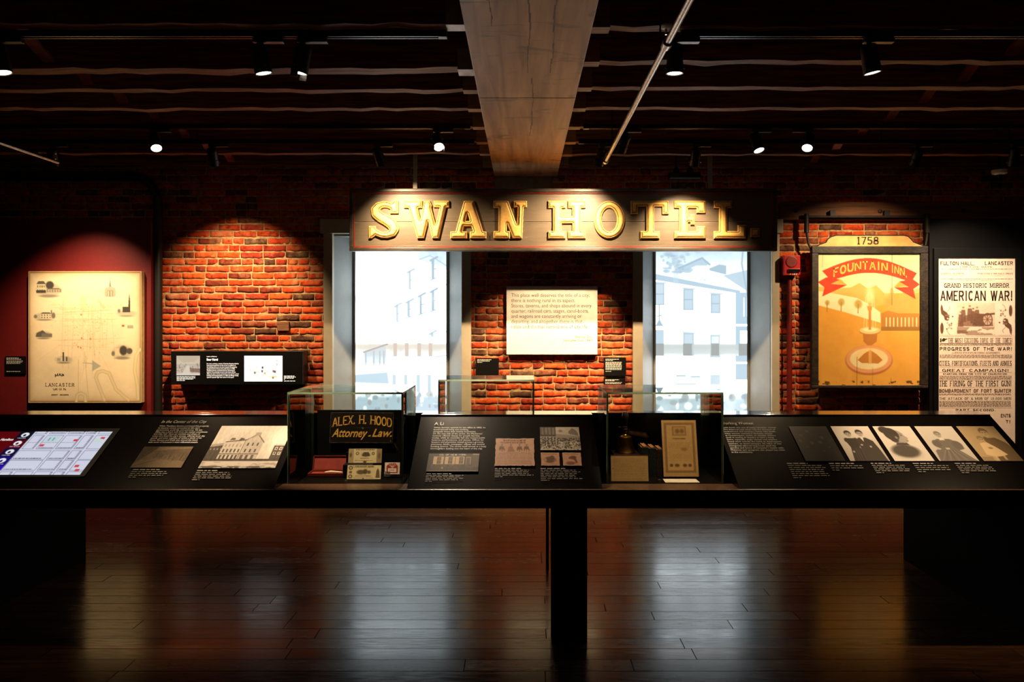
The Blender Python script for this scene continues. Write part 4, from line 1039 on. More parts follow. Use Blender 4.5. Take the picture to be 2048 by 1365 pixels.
# open mahogany case with a bone handled blade
bx = thing('wooden_case', 'open red mahogany instrument case with its lid up', 'box', ((618+690-2*CX)/2*4.24/F, 4.24, GZ))
xa, xb = pX(618, 4.22), pX(690, 4.22); bz = GZ
b = MB(); b.box(xa, xb, 4.19, 4.29, bz, bz+.004); b.box(xa, xb, 4.19, 4.195, bz, bz+.02); b.box(xa, xb, 4.285, 4.29, bz, bz+.02); b.box(xa, xa+.005, 4.195, 4.285, bz, bz+.02); b.box(xb-.005, xb, 4.195, 4.285, bz, bz+.02)
b.build('tray', M['mahog'], bx); MB().box(xa+.006, xb-.006, 4.196, 4.284, bz+.005, bz+.011).build('lining', M['velvet'], bx)
LP = frame_plane((xa, 4.288, bz+.02), (1,0,0), (.0, .35, .94)); b = MB(); W = xb-xa
slabp(b, LP, 0, W, 0, .083, -.012, -.008)
for q in ((0, W, 0, .004), (0, W, .079, .083), (0, .004, 0, .083), (W-.004, W, 0, .083)): slabp(b, LP, *q, -.008, .0)
b.build('lid', M['mahog'], bx); slabp(MB(), LP, .006, W-.006, .006, .077, -.0078, -.006).build('lid_lining', M['velvet'], bx)
MB().tube([(xa+W*.42, 4.225, bz+.019), (xa+W*.6, 4.23, bz+.021), (xa+W*.92, 4.226, bz+.019)], [.004, .0075, .004], 10).build('blade_handle', M['bone'], bx, smooth=True)
pr = thing('silver_probe', 'slim silver instrument propped diagonally beside the tin sign', 'instrument', (pX(800, 4.3), 4.3, GZ))
MB().tube([(pX(779, 4.33), 4.33, pZ(873, 4.33)), (pX(790, 4.32), 4.32, pZ(891, 4.32)), (pX(800, 4.3), 4.3, pZ(906, 4.3))], [.0016, .004, .0025], 10).build('shaft', M['chrome'], pr, smooth=True)
MB().tube([(pX(800, 4.3), 4.3, pZ(906, 4.3)), (pX(800, 4.3), 4.302, GZ)], .004, 8).build('stand_rod', M['metalblack'], pr)
def tagcard(x0, x1, y0, y1, Y, label):
    t = MB().box(pX(x0, Y), pX(x1, Y), Y, Y+.012, max(GZ, pZ(y1, Y)), pZ(y0, Y)).build('acrylic_clip', M['acrylic']); tag(t, label, 'clip')
tagcard(768, 780, 944, 953, 4.13, 'tiny clear clip at the foot of the red trade card')
tagcard(689, 694, 961, 968, 4.05, 'tiny clear clip at the corner of the lower banknote')
tagcard(1317, 1322, 960, 966, 4.06, 'tiny clear clip beside the handwritten letter')

# ---- contents of the second case
bell = thing('hand_bell', 'aged brass hand bell with turned dark wooden handle', 'bell', (pX(1250.5, 4.3), 4.3, .89))
bc = (pX(1250.5, 4.3), 4.3, .8905)
MB().lathe([(.060,0),(.061,.003),(.055,.012),(.047,.03),(.041,.055),(.038,.08),(.035,.088),(.026,.094),(.012,.097),(.0,.098)], bc, 28).build('bell_body', M['brass'], bell, smooth=True)
MB().lathe([(.010,.096),(.015,.1),(.011,.104),(.011,.112),(.014,.116),(.012,.122)], bc, 18).build('ferrule', M['brass'], bell, smooth=True)
MB().lathe([(.012,.12),(.016,.13),(.012,.14),(.0135,.146),(.011,.15),(.014,.165),(.019,.19),(.0195,.205),(.016,.222),(.008,.232),(0,.234)], bc, 18).build('handle', M['darkwood'], bell, smooth=True)
tag(MB().box(bc[0]-.075, bc[0]+.075, 4.225, 4.375, GZ, .89).build('riser_block', M['blackwall'], bevel=.002), 'black riser block under the hand bell', 'riser')
def letter_img():
    p = Pic(90, 70, (214,168,104)); p.grain(10, 6, 5, 3); p.rect(0,0,1,.05,(120,56,30)); p.bars(.07,.12,.95,.97,22,(150,104,58),9,.35,.7,.08); p.ell(.06,.52,.012,.02,(80,46,24),.3); return p.out()
leaning('handwritten_letter', 'tan handwritten letter leaning in front of the hand bell', 'letter', ((1222, 910.5), (1296.5, 968)), 4.075, 4.10, letter_img(), M['oldpaper'])
for k, (x0, x1, zt, mt, lab) in enumerate(((1282, 1297, .935, 'leather2', 'dark green cloth book standing nearest the hand bell'), (1297.5, 1312, .929, 'leather2', 'dark book standing between two others behind the letter'), (1312.5, 1326, .922, 'leather', 'brown leather book standing next to the certificate'))):
    Y = 4.21; xa, xb = pX(x0, Y), pX(x1, Y); t = thing('old_book', lab, 'book', ((xa+xb)/2, 4.25, GZ), 'old books in the glass case')
    MB().box(xa, xb, 4.20, 4.204, GZ, zt).build('spine', M[mt], t, bevel=.001)
    for q in ((xa, xa+.003), (xb-.003, xb)): MB().box(q[0], q[1], 4.204, 4.32, GZ, zt).build('cover', M[mt], t)
    b = MB(); n = 5; W = xb-xa-.0064
    for i in range(n): b.box(xa+.0032+W*i/n, xa+.0032+W*(i+1)/n-.0003, 4.2045, 4.315, GZ+.003, zt+.004-.004*abs(i-2)+.006*(i % 2))
    b.build('page_block', M['pages'], t)
def cert_img():
    p = Pic(72, 112, (196,150,90)); p.grain(9, 5, 8, 4); B = (140,98,54); 
    for a, al in ((.07,.9),):
        p.rect(.07,.05,.93,.93,B,.75); p.rect(.14,.09,.86,.89,(200,156,96)); p.grain(8, 30, 40, 6)
    p.rect(.3,.11,.7,.28,(150,108,62),.8); p.rect(.34,.13,.66,.26,(186,142,88)); p.ell(.45,.2,.08,.05,B,.5); p.ell(.58,.2,.08,.05,B,.5)
    p.bars(.3,.32,.74,.36,1,(120,80,42),2,.6); p.bars(.18,.4,.84,.74,13,(160,116,66),3,.4,.6,.1); p.ell(.62,.52,.12,.04,B,.5,al=.6)
    for x, w in ((.24,.1),(.4,.14),(.62,.12),(.76,.1)): p.ell(x,.8,w*.6,.035,(120,80,44),.4)
    return p.out()
ct, pl, a0, a1, Lh = leaning('framed_certificate', 'tall sepia certificate with ornamental border leaning in the glass case', 'certificate', ((1325, 841), (1394.5, 954)), 4.16, 4.24, cert_img(), M['oldpaper'], th=.008)
fc = thing('caption_card', 'pale handwritten card lying flat before the certificate', 'card', (pX(1363, 4.06), 4.07, GZ))
b = MB(); b.add([(pX(1331, 4.04), 4.037, GZ), (pX(1400, 4.04), 4.037, GZ), (pX(1392, 4.11), 4.115, GZ+.002), (pX(1326, 4.11), 4.115, GZ+.002), (pX(1331, 4.04), 4.037, GZ+.002), (pX(1400, 4.04), 4.037, GZ+.002), (pX(1392, 4.11), 4.115, GZ+.006), (pX(1326, 4.11), 4.115, GZ+.006)], [(0,3,2,1),(4,5,6,7),(0,1,5,4),(1,2,6,5),(2,3,7,6),(3,0,4,7)])
b.build('paper', pmat('pale_card', (226,208,176), (216,196,162), 20, rough=.8), fc)

# ================================================================== HANGING SIGN BOARD
SY = 7.06
def sgx(x): return pX(x, SY)
def sgz(y): return pZ(y, SY)
sign = thing('hanging_sign', 'long weathered dark sign board with raised gilded capital letters', 'sign', (sgx(1126), SY, sgz(503)))
X0, X1, Z0, Z1 = sgx(700), sgx(1553), sgz(503), sgz(378)
seam = sgz(443.5)
MB().box(X0+.03, X1-.03, SY, SY+.04, Z0+.02, seam-.0018).build('board', M['board'], sign)
MB().box(X0+.03, X1-.03, SY+.001, SY+.04, seam+.0018, Z1-.02).build('board', M['board'], sign)
M['signframe'] = pmat('grey_black_moulding', (72,66,58), (52,47,41), 18, (.5,3,3), rough=.42)
for q in ((X0, X1, Z1-.034, Z1), (X0, X1, Z0, Z0+.034), (X0, X0+.036, Z0+.034, Z1-.034), (X1-.036, X1, Z0+.034, Z1-.034)):
    MB().box(q[0], q[1], SY-.03, SY+.045, q[2], q[3]).build('frame_moulding', M['signframe'], sign, bevel=.006)
for q in ((X0+.036, X1-.036, Z1-.047, Z1-.034), (X0+.036, X1-.036, Z0+.034, Z0+.047), (X0+.036, X0+.046, Z0+.047, Z1-.047), (X1-.046, X1-.036, Z0+.047, Z1-.047)):
    MB().box(q[0], q[1], SY-.014, SY+.01, q[2], q[3]).build('red_bead', M['signred'], sign, bevel=.003)
for x in (830, 1421): MB().box(sgx(x-4), sgx(x+4), SY+.005, SY+.03, Z1-.01, JZ+.05).build('hanger_rod', M['rod'], sign)

LET = {
'W': (123, [[(0,80),(50,80),(50,100),(0,100)],[(80,82),(123,82),(123,100),(80,100)],[(12,84),(38,84),(55,0),(36,0)],[(36,0),(55,0),(76,88),(70,100),(54,100)],[(54,100),(70,100),(95,0),(76,0)],[(76,0),(95,0),(115,84),(97,84)]], []),
'A': (97, [[(0,0),(45,0),(45,19),(0,19)],[(52,0),(97,0),(97,19),(52,19)],[(12,14),(32,14),(56,100),(36,100)],[(62,14),(90,14),(63,100),(36,100)],[(28,32),(70,32),(66,47),(32,47)]], []),
'N': (91, [[(0,80),(38,80),(38,100),(0,100)],[(54,82),(91,82),(91,100),(54,100)],[(0,0),(45,0),(45,20),(0,20)],[(13,10),(36,10),(36,90),(13,90)],[(62,0),(78,0),(82,90),(64,90)],[(13,98),(40,100),(77,0),(52,0)]], []),
'H': (100, [[(0,80),(47,80),(47,100),(0,100)],[(53,80),(100,80),(100,100),(53,100)],[(0,0),(47,0),(47,20),(0,20)],[(53,0),(100,0),(100,20),(53,20)],[(12,10),(36,10),(36,90),(12,90)],[(64,10),(88,10),(88,90),(64,90)],[(30,40),(70,40),(70,59),(30,59)]], []),
'T': (100, [[(0,64),(18,64),(18,84),(82,84),(82,64),(100,64),(100,100),(0,100)],[(40,10),(62,10),(62,90),(40,90)],[(25,0),(76,0),(76,20),(25,20)]], []),
'E': (84, [[(0,80),(60,80),(60,67),(84,67),(84,100),(0,100)],[(0,0),(84,0),(84,33),(60,33),(60,20),(0,20)],[(13,10),(37,10),(37,90),(13,90)],[(30,43),(44,43),(44,36),(55,36),(55,64),(44,64),(44,57),(30,57)]], []),
'L': (87, [[(0,80),(50,80),(50,100),(0,100)],[(0,0),(87,0),(87,36),(64,36),(64,20),(0,20)],[(14,10),(37,10),(37,90),(14,90)]], []),
'.': (25, [[(0,0),(25,0),(25,25),(0,25)]], []),
}
def letter_mask(ch, cell):
    pad = 4; w = {'S': 80, 'O': 82}.get(ch) or LET[ch][0]; nx, ny = int(w/cell)+1+2*pad, int((25 if ch == '.' else 100)/cell)+1+2*pad
    X, Y = np.meshgrid((np.arange(nx)-pad)*cell, (np.arange(ny)-pad)*cell); m = np.zeros(X.shape, bool)
    def poly(pts):
        ins = np.zeros(X.shape, bool)
        for (x0, y0), (x1, y1) in zip(pts, pts[1:]+pts[:1]):
            if y0 == y1: continue
            ins ^= (Y >= min(y0, y1)) & (Y < max(y0, y1)) & (X < x0+(Y-y0)*(x1-x0)/(y1-y0))
        return ins
    if ch == 'O':
        m = (((X-41)/41)**2+((Y-50)/50)**2 <= 1) & (((X-41)/20)**2+((Y-50)/31)**2 > 1)
    elif ch == 'S':
        cl = [(58,84,7),(50,90,9),(38,91.5,8.5),(24,88,9.5),(15,77,11.5),(18,65,13),(30,56,13.5),(46,48,14),(60,38,14),(66,26,12.5),(61,14,10.5),(48,8.5,8.5),(33,8.5,8.5),(20,14,9),(14,22,7)]
        P = np.array(cl, float); t = np.linspace(0, len(cl)-1, 140); ii = np.arange(len(cl))
        for x, y, r_ in zip(*(np.interp(t, ii, np.convolve(np.pad(P[:, k], 1, 'edge'), (.15, .7, .15), 'valid')) for k in range(3))): m |= (X-x)**2+(Y-y)**2 <= r_*r_
        m |= poly([(55,66),(76,66),(76,100),(62,100),(55,88)]); m |= poly([(0,0),(8,0),(18,8),(18,34),(0,34)])
    else:
        for pts in LET[ch][1]: m |= poly(pts)
    return X, Y, m
def raised_letter(ch, x0, x1, z0, z1, ysurf):
    cell = .62; X, Y, m = letter_mask(ch, cell); R = 16; d = np.where(m, 99., 0.); ny, nx = m.shape
    for dy in range(-R, R+1):
        for dx in range(-R, R+1):
            q = math.hypot(dx, dy)
            if 0 < q <= R:
                sh = np.zeros_like(m); ys, xs = slice(max(0, dy), ny+min(0, dy)), slice(max(0, dx), nx+min(0, dx)); yt, xt = slice(max(0, -dy), ny+min(0, -dy)), slice(max(0, -dx), nx+min(0, -dx))
                sh[yt, xt] = m[ys, xs]; d = np.where(m & ~sh, np.minimum(d, q), d)
    d = np.minimum(d, R+1)*cell          # distance inside, letter units
    prof = np.interp(d, [0, .7, 3.2, 3.6, 4.6, 5.4, 8, 14], [0, .017, .026, .026, .019, .027, .034, .036])
    idx = -np.ones(m.shape, int); idx[m] = np.arange(m.sum()); w = X[m].max()
    hh = Y[m].max(); vs = [(x0+a/w*(x1-x0), ysurf-h, z0+b_/hh*(z1-z0)) for a, b_, h in zip(X[m], Y[m], prof[m])]
    fs, mi = [], []
    q4 = m[:-1,:-1] & m[1:,:-1] & m[1:,1:] & m[:-1,1:]
    for j, i in zip(*np.nonzero(q4)):
        fs.append((idx[j,i], idx[j,i+1], idx[j+1,i+1], idx[j+1,i])); mi.append(1 if 3.5 < d[j,i] < 4.9 else 0)
    mb = MB(); mb.v = vs; mb.f = [tuple(int(k) for k in f) for f in fs]; mb.m = mi
    # skirt back to the board
    from collections import Counter
    cnt = Counter()
    for f in mb.f:
        for a, b_ in zip(f, f[1:]+f[:1]): cnt[(min(a, b_), max(a, b_))] += 1
    bo = {}
    for (a, b_), c in list(cnt.items()):
        if c == 1:
            for k in (a, b_):
                if k not in bo: bo[k] = len(mb.v); mb.v.append((mb.v[k][0], ysurf+.004, mb.v[k][2]))
            mb.f.append((a, b_, bo[b_], bo[a])); mb.m.append(0)
    o = mb.build('raised_letter', [M['gild'], M['gilddark']], sign); 
    return o
for ch, xa, xb in (('S',738,798),('W',808,899),('A',901,973),('N',987,1054),('H',1096,1171),('O',1187,1249),('T',1261,1337),('E',1348,1410),('L',1427,1491)):
    raised_letter(ch, sgx(xa), sgx(xb), sgz(478), sgz(402.5), SY)
raised_letter('.', sgx(1500), sgx(1518), sgz(475), sgz(457), SY)

# ================================================================== THINGS ON THE BRICK WALL
# red display wall with the vintage map
rw = MB().box(RX0, pX(302, 7.42), 7.42, 7.585, 0, 2.64).build('display_wall', M['redwall'], bevel=.003)
tag(rw, 'dark red painted display wall behind the vintage city map', 'display wall')
def map_img():
    p = Pic(228, 262, (236,214,174)); p.grain(10, 4, 4, 3); p.grain(6, 20, 24, 9)
    U = lambda x: (x-28)/1112.; V = lambda y: (y-38)/1282.; G = (120,112,96); r = random.Random(8)
    e = np.minimum(np.minimum(p.X, 1-p.X)*1., np.minimum(p.Y, 1-p.Y)*1.)
    p.mask(np.exp(-e/.03)*(.6+.6*p.fbm(6, 6, 4)), (150,110,66), .75); p.mask((e < .008)*1., (214,178,120), .8); p.mask(((e > .008) & (e < .016))*1., (80,54,30), .55)
    for k in range(16): # faint roads
        x = r.uniform(.3, .75); p.line([(x, r.uniform(.15, .35)), (x+r.uniform(-.03, .03), r.uniform(.6, .75))], .0025, (196,166,118), .7)
        y = r.uniform(.25, .58); p.line([(r.uniform(.18, .35), y), (r.uniform(.65, .88), y+r.uniform(-.02, .02))], .0025, (196,166,118), .7)
    for k in range(160):
        x, y = r.gauss(.5, .12), r.gauss(.46, .1); p.rect(x, y, x+r.uniform(.004, .014), y+r.uniform(.003, .008), r.choice(((206,140,104),(200,166,120),(214,176,134),(190,150,110))), .6)
    for x, y in ((540,455),(545,682),(510,768),(535,775),(630,690)): p.rect(U(x), V(y), U(x+14), V(y+16), (190,80,60), .7)
    for k in range(9): p.line([(r.uniform(.05, .95), r.uniform(.02, .98)), (.5+r.uniform(-.1, .1), .48)], .002, (206,178,130), .6)
    p.rect(U(535), V(270), U(600), V(420), (222,190,140), .5); p.line([(U(520),V(900)),(U(520),V(1250))], .003, (186,160,116)); p.line([(U(580),V(820)),(U(620),V(1300))], .003, (186,160,116))
    def vign(x, y, w, h, sp):
        p.ell(U(x), V(y), w/1112, h/1282, (176,164,140), .35, al=.75); p.ell(U(x), V(y+h*.72), w*.85/1112, h*.22/1282, (128,120,102), .5, al=.8)
        sp()
    D, L = (72,66,56), (214,198,160)
    def house(x, y, w, h, c, wins=3):
        p.rect(U(x), V(y), U(x+w), V(y+h), c); p.poly([(U(x-4),V(y)),(U(x+w*.2),V(y-h*.35)),(U(x+w*.8),V(y-h*.35)),(U(x+w+4),V(y))], (96,88,76))
        for i in range(wins):
            for j in (0, 1): p.rect(U(x+w*(i+.3)/wins), V(y+h*(.15+.45*j)), U(x+w*(i+.65)/wins), V(y+h*(.38+.45*j)), D)
    vign(230, 222, 145, 82, lambda: (house(112, 165, 85, 85, L, 4), p.ell(U(240), V(175), 46/1112, 46/1282, D, .3), house(205, 215, 150, 30, (170,158,132), 6), p.rect(U(105), V(225), U(200), V(250), D)))
    vign(830, 250, 78, 44, lambda: (p.poly([(U(780),V(205)),(U(830),V(185)),(U(885),V(205)),(U(885),V(285)),(U(780),V(285))], (170,160,136)), p.poly([(U(822),V(190)),(U(830),V(95)),(U(840),V(190))], G), p.rect(U(800),V(225),U(860),V(285),(140,132,112)), p.rect(U(812),V(232),U(818),V(285),L), p.rect(U(838),V(232),U(844),V(285),L)))
    vign(990, 450, 112, 36, lambda: (p.rect(U(952), V(385), U(1010), V(440), D), p.poly([(U(1008),V(440)),(U(1010),V(340)),(U(1019),V(250)),(U(1028),V(340)),(U(1028),V(440))], D), p.ell(U(918), V(425), 18/1112, 24/1282, G, .4)))
    vign(185, 480, 118, 46, lambda: (house(150, 455, 105, 48, L, 4), p.ell(U(275), V(470), 24/1112, 36/1282, G, .4), p.ell(U(100), V(480), 20/1112, 22/1282, G, .4), p.rect(U(250), V(418), U(262), V(455), G)))
    vign(178, 660, 96, 46, lambda: (p.poly([(U(100),V(680)),(U(110),V(640)),(U(170),V(612)),(U(200),V(640)),(U(262),V(650)),(U(262),V(680))], (96,88,76)), p.rect(U(160), V(645), U(262), V(682), (120,112,96))))
    vign(376, 900, 96, 42, lambda: (p.rect(U(290), V(875), U(365), V(915), L), p.rect(U(364), V(825), U(378), V(915), D), p.rect(U(398), V(872), U(412), V(915), D), p.rect(U(310), V(885), U(345), V(912), (170,158,132))))
    vign(950, 825, 112, 82, lambda: (p.rect(U(880), V(790), U(940), V(860), L), p.ell(U(960), V(810), 44/1112, 54/1282, D, .3), p.ell(U(1020), V(815), 34/1112, 34/1282, (90,82,70), .3), p.ell(U(860), V(840), 20/1112, 30/1282, G, .4)))
    p.poly([(U(655),V(905)),(U(740),V(962)),(U(655),V(1012))], (168,166,146), .9); p.line([(U(565),V(930)),(U(660),V(938))], .006, (168,166,146))
    p.poly([(U(720),V(310)),(U(790),V(395)),(U(765),V(410)),(U(700),V(325))], (200,180,140), .8); p.rect(U(998), V(565), U(1056), V(595), (150,142,122), .8); p.ell(U(958), V(570), 16/1112, 12/1282, (190,70,50), .3)
    cl = [(775,1290),(730,1180),(690,1070),(710,1020),(760,1010),(820,1030),(850,1100),(890,1190),(960,1250),(1010,1290)]
    for pts in (cl, [(1105,1280),(1100,1160),(1070,1000),(1085,860),(1120,800)], [(500,1300),(510,1240),(545,1225),(585,1245),(590,1300)]):
        n = [(U(a), V(c)) for a, c in pts]; p.line(n, .03, (176,172,144), .9); p.line(n, .021, (226,202,152), 1)
    return p.out()
MY = 7.36
mp = thing('vintage_map', 'large aged city map with building vignettes mounted on the red wall', 'map', (pX(170, MY), MY, pZ(806, MY)))
a0, a1, b0, b1 = pX(57, MY), pX(283, MY), pZ(806, MY), pZ(543, MY)
MB().box(a0, a1, MY, 7.419, b0, b1).build('panel', M['oldpaper'], mp, bevel=.002)
picture('map_print', map_img(), wallplane(MY-.0008), a0, a1, b0, b1, M['printmatt'], mp)
WP = wallplane(MY-.001); mw, mh = a1-a0, b1-b0
ma = lambda x: a0+(x-28)/1112*mw
mz = lambda y: b1-(y-38)/1282*mh
cxm = ma(335)
for body, x0_, x1_, y0_, y1_, wp in (('MAP', 290, 380, 1045, 1068, lambda A, B: (A, B+.012*(1-((A-cxm)/.045)**2))), ('LAN. CO. PA', 272, 398, 1178, 1196, None), ('MOODY', 255, 318, 1236, 1248, None), ('BRIDGENS', 340, 424, 1236, 1248, None)):
    mb = MB(); slab_text(mb, body, WP, ma(x0_), ma(x1_), mz(y1_), mz(y0_), .25, .17, True, .18, warp=wp); mb.build('map_title', M['ink'], mp)
mb = MB(); slab_text(mb, 'LANCASTER', WP, ma(195), ma(480), mz(1160), mz(1128), .2, .1, True, .3); mb.build('city_name', M['inklight'], mp)
def small_label(label, x0, x1, y0, y1, Y, rows, th=.012, backY=None):
    t = thing('object_label', label, 'label', (pX((x0+x1)/2, Y), Y, pZ(y1, Y)))
    MB().box(pX(x0, Y), pX(x1, Y), Y, backY or Y+th, pZ(y1, Y), pZ(y0, Y)).build('plate', M['blackwall'], t)
    q = random.Random(int(x0)); mb = MB()
    for (ya, h, xe, bold) in rows:
        x = x0+3; 
        while x < x0+3+(x1-x0-6)*xe:
            L = q.uniform(2, 5); e = min(x+L, x0+3+(x1-x0-6)*xe); mb.add([(pX(x, Y), Y-.001, pZ(ya+h, Y)), (pX(e, Y), Y-.001, pZ(ya+h, Y)), (pX(e, Y), Y-.001, pZ(ya, Y)), (pX(x, Y), Y-.001, pZ(ya, Y))], [(0,1,2,3)]); x += L+.9
    tag(mb.build('small_print', TW, t), kind='stuff'); return t
small_label('small black caption label on the red wall beside the map', 10, 50.5, 713, 748, 7.405, [(716,1,.7,1),(718.5,1,.85,1),(722,.8,.95,0),(724.5,.8,.9,0),(727,.8,.8,0),(743,.8,.8,0)], backY=7.419)
LYb = WALL_Y-.012
small_label('nearly blank black caption label on the bricks below the quotation board', 951.5, 997.5, 717, 751, LYb-.02, [(719.5,1.2,.7,1),(722,1.2,.62,1),(725,.8,.25,0)], backY=LYb+.005)
small_label('black caption label with a full paragraph near the dormer window jamb', 1208, 1252, 715.5, 752, LYb-.02, [(718.5,1.1,.7,1),(721,.9,.4,0)]+[(724.5+k*2.1,.9,.85,0) for k in range(8)]+[(743,.7,.3,0)], backY=LYb+.005)
small_label('short black caption label below the paragraph label', 1207.5, 1250.5, 757, 770, LYb-.02, [(759.5,1.1,.75,1),(761.7,.8,.5,0),(765,.9,.9,0),(767.2,.9,.85,0)], backY=LYb+.005)

# black lit panel left of the windows
BYf = 7.40
lp = thing('lit_text_panel', 'wide black wall panel with a glowing white picture and white text', 'panel', (pX(474, BYf), BYf, pZ(770, BYf)))
MB().box(pX(342, BYf), pX(605.5, BYf), BYf, 7.585, pZ(770, BYf), pZ(703, BYf)).build('housing', M['metalblack'], lp, bevel=.003)
def saloon():
    p = Pic(56, 46, (226,212,192)); p.vgrad((214,196,168), (236,224,206)); p.poly([(0,0),(.25,.35),(.75,.32),(1,.05),(1,0)], (206,188,160), .8); p.rect(.0,.42,1,.9,(190,168,150),.5); r = random.Random(4)
    for k in range(60): p.ell(r.choice((r.uniform(.02,.4), r.uniform(.55,1))), r.uniform(.4,.85), .03, .05, r.choice(((140,112,100),(170,148,132),(226,214,200))), .5, al=.7)
    p.poly([(.55,.62),(1,.66),(1,.86),(.55,.82)], (130,100,88), .8); p.poly([(.2,1),(.45,.5),(.55,.5),(.6,1)], (234,222,202), .8); return p.out()
def beer_screen():
    p = Pic(84, 58, (250,250,248)); r = random.Random(5)
    for k in range(110): p.ell(r.uniform(.05,.95), r.gauss(.62,.1), .02, .035, r.choice(((214,226,216),(222,214,196),(236,196,150),(200,220,226),(236,214,206),(196,206,190))), .5, al=.7)
    for k in range(26): p.ell(r.uniform(.06,.94), r.uniform(.78,.86), .035, .02, (250,222,176), .5, al=.8)
    for x, y, c in ((.48,.46,(70,56,50)),(.47,.6,(90,84,80)),(.54,.68,(232,160,72)),(.76,.6,(120,96,110)),(.8,.62,(90,70,60)),(.75,.84,(70,60,50)),(.28,.66,(110,100,96)),(.85,.34,(200,196,170)),(.85,.2,(206,206,190))): p.ell(x, y, .028, .06, c, .4)
    p.rect(.7,.8,.86,.84,(240,190,110),.8); return p.out()
q4 = lambda x0, x1, y0, y1, Y: (pX(x0, Y), pX(x1, Y), pZ(y1, Y), pZ(y0, Y))
BP = wallplane(BYf)
picture('backlit_photograph', saloon(), BP, *q4(353, 400, 712, 751, BYf), M['screen'], lp, lift=.001)
picture('backlit_picture', beer_screen(), BP, *q4(488.5, 565, 712, 763.5, BYf), M['screen2'], lp, lift=.001)
TL = M['txt_lit']
a = q4(413.5, 434, 712.5, 715, BYf); fit_text('kicker_text', 'Layers of History', BP, *a, TL, lp, bold=.03)
a = q4(413.5, 436, 717, 722, BYf); fit_text('panel_heading', 'Beer Here!', BP, *a, TL, lp, bold=.035)
a = q4(413.5, 478, 726.5, 757, BYf); fit_text('panel_text', 'For over a century, a series of German American families\nlived and brewed beer on this corner. In addition to\nthe building where you are now located, this property\ncontained a brew house and a malt house. In 1856,\nThaddeus Stevens purchased this lot, becoming its\nlandlord. He eventually moved to the home and law\noffice next door, but he continued to rent out the corner\nbuilding and brewing facilities. In 1868, the Effinger family\nopened a popular lager beer saloon in this space.', BP, *a, TL, lp, bold=.012)
mb = MB(); q = random.Random(3)
for x0, x1, ys in ((353.5, 392, (753, 755.7, 758.2, 761)), (568, 594, (752, 754.2, 756.4, 758.6, 762))):
    for i, yy in enumerate(ys):
        x = x0; xe = x1-q.random()*6-(22 if i == 3 else 0)
        while x < xe:
            L = q.uniform(2.5, 6); e = min(x+L, xe); mb.add([(pX(x, BYf), BYf-.0012, pZ(yy+1.1, BYf)), (pX(e, BYf), BYf-.0012, pZ(yy+1.1, BYf)), (pX(e, BYf), BYf-.0012, pZ(yy, BYf)), (pX(x, BYf), BYf-.0012, pZ(yy, BYf))], [(0,1,2,3)]); x += L+1
tag(mb.build('caption', TL, lp), kind='stuff')

# white quotation board
QY = 7.535
qb = thing('quotation_board', 'white board printed with a quotation between the two windows', 'board', (pX(1104, QY), QY, pZ(709, QY)))
MB().box(*q4(1013, 1195, 573, 709.5, QY)[:2], QY, 7.582, *q4(1013, 1195, 573, 709.5, QY)[2:]).build('panel', M['white'], qb, bevel=.002)
QP = wallplane(QY)
fit_text('quotation', 'This place well deserves the title of a city;\nthere is nothing rural in its aspect.\nStores, taverns, and shops abound in every\nquarter; railroad cars, stages, canal-boats,\nand wagons are constantly arriving or\ndeparting; and altogether there is that\nrattle and din that remind one of city life.', QP, *q4(1022.5, 1183, 587, 659.5, QY), M['txt_brown'], qb, bold=-.004, res=3)
fit_text('attribution', 'Sherman Day', QP, *q4(1150, 1183.5, 671.5, 678.5, QY), M['txt_red'], qb)
fit_text('attribution', 'Lancaster City, 1843', QP, *q4(1128, 1184, 678.8, 684.5, QY), M['txt_red'], qb)

# iron conduit pipe bending down beside the red wall
cp = [(RX0+.1, 7.50, pZ(352, 7.5)), (pX(262, 7.5), 7.50, pZ(352, 7.5))]
for k in range(1, 9):
    an = math.pi/2*k/8; cp.append((pX(262, 7.5)+.27*math.sin(an), 7.50, pZ(352, 7.5)-.27*(1-math.cos(an))))
cp.append((cp[-1][0], 7.50, 0))
tag(MB().tube(cp, .042, 14).build('wall_conduit', M['duct'], smooth=True), 'black pipe bending down between the red wall and the bricks', 'pipe')

# fire alarm sounder with red conduit
fa = thing('fire_alarm', 'red wall alarm sounder with strobe beside the dormer window', 'alarm', (pX(1584, 7.47), 7.52, pZ(552, 7.47)))
AY = 7.47
MB().box(pX(1568, AY), pX(1601, AY), AY, 7.583, pZ(551, AY), pZ(511, AY)).build('housing', M['redalarm'], fa, bevel=.006)
MB().lathe([(.058,0),(.058,.004),(.05,.007),(.0,.007)], (pX(1583, AY), AY-.0004, pZ(524, AY)), 24, axis=(0,-1,0)).build('speaker_grille', pmat('dark_red_plastic', (120,6,6), (104,5,5), 20, rough=.5), fa)
MB().box(pX(1575.5, AY), pX(1599, AY), AY-.016, AY, pZ(545, AY), pZ(538, AY)).build('strobe', M['chrome'], fa, bevel=.004)
mb = MB(); slab_text(mb, 'FIRE', wallplane(AY), pX(1580, AY), pX(1595, AY), pZ(550.5, AY), pZ(547, AY), .2, serif=False, gap=.5); mb.build('lettering', TW, fa)
tag(MB().tube([(pX(1578.5, 7.55), 7.545, pZ(550.8, 7.5)-.0), (pX(1578.5, 7.55), 7.545, .02)], .026, 12).build('red_conduit', M['redpipe'], smooth=True), 'red painted conduit running down from the fire alarm', 'pipe')

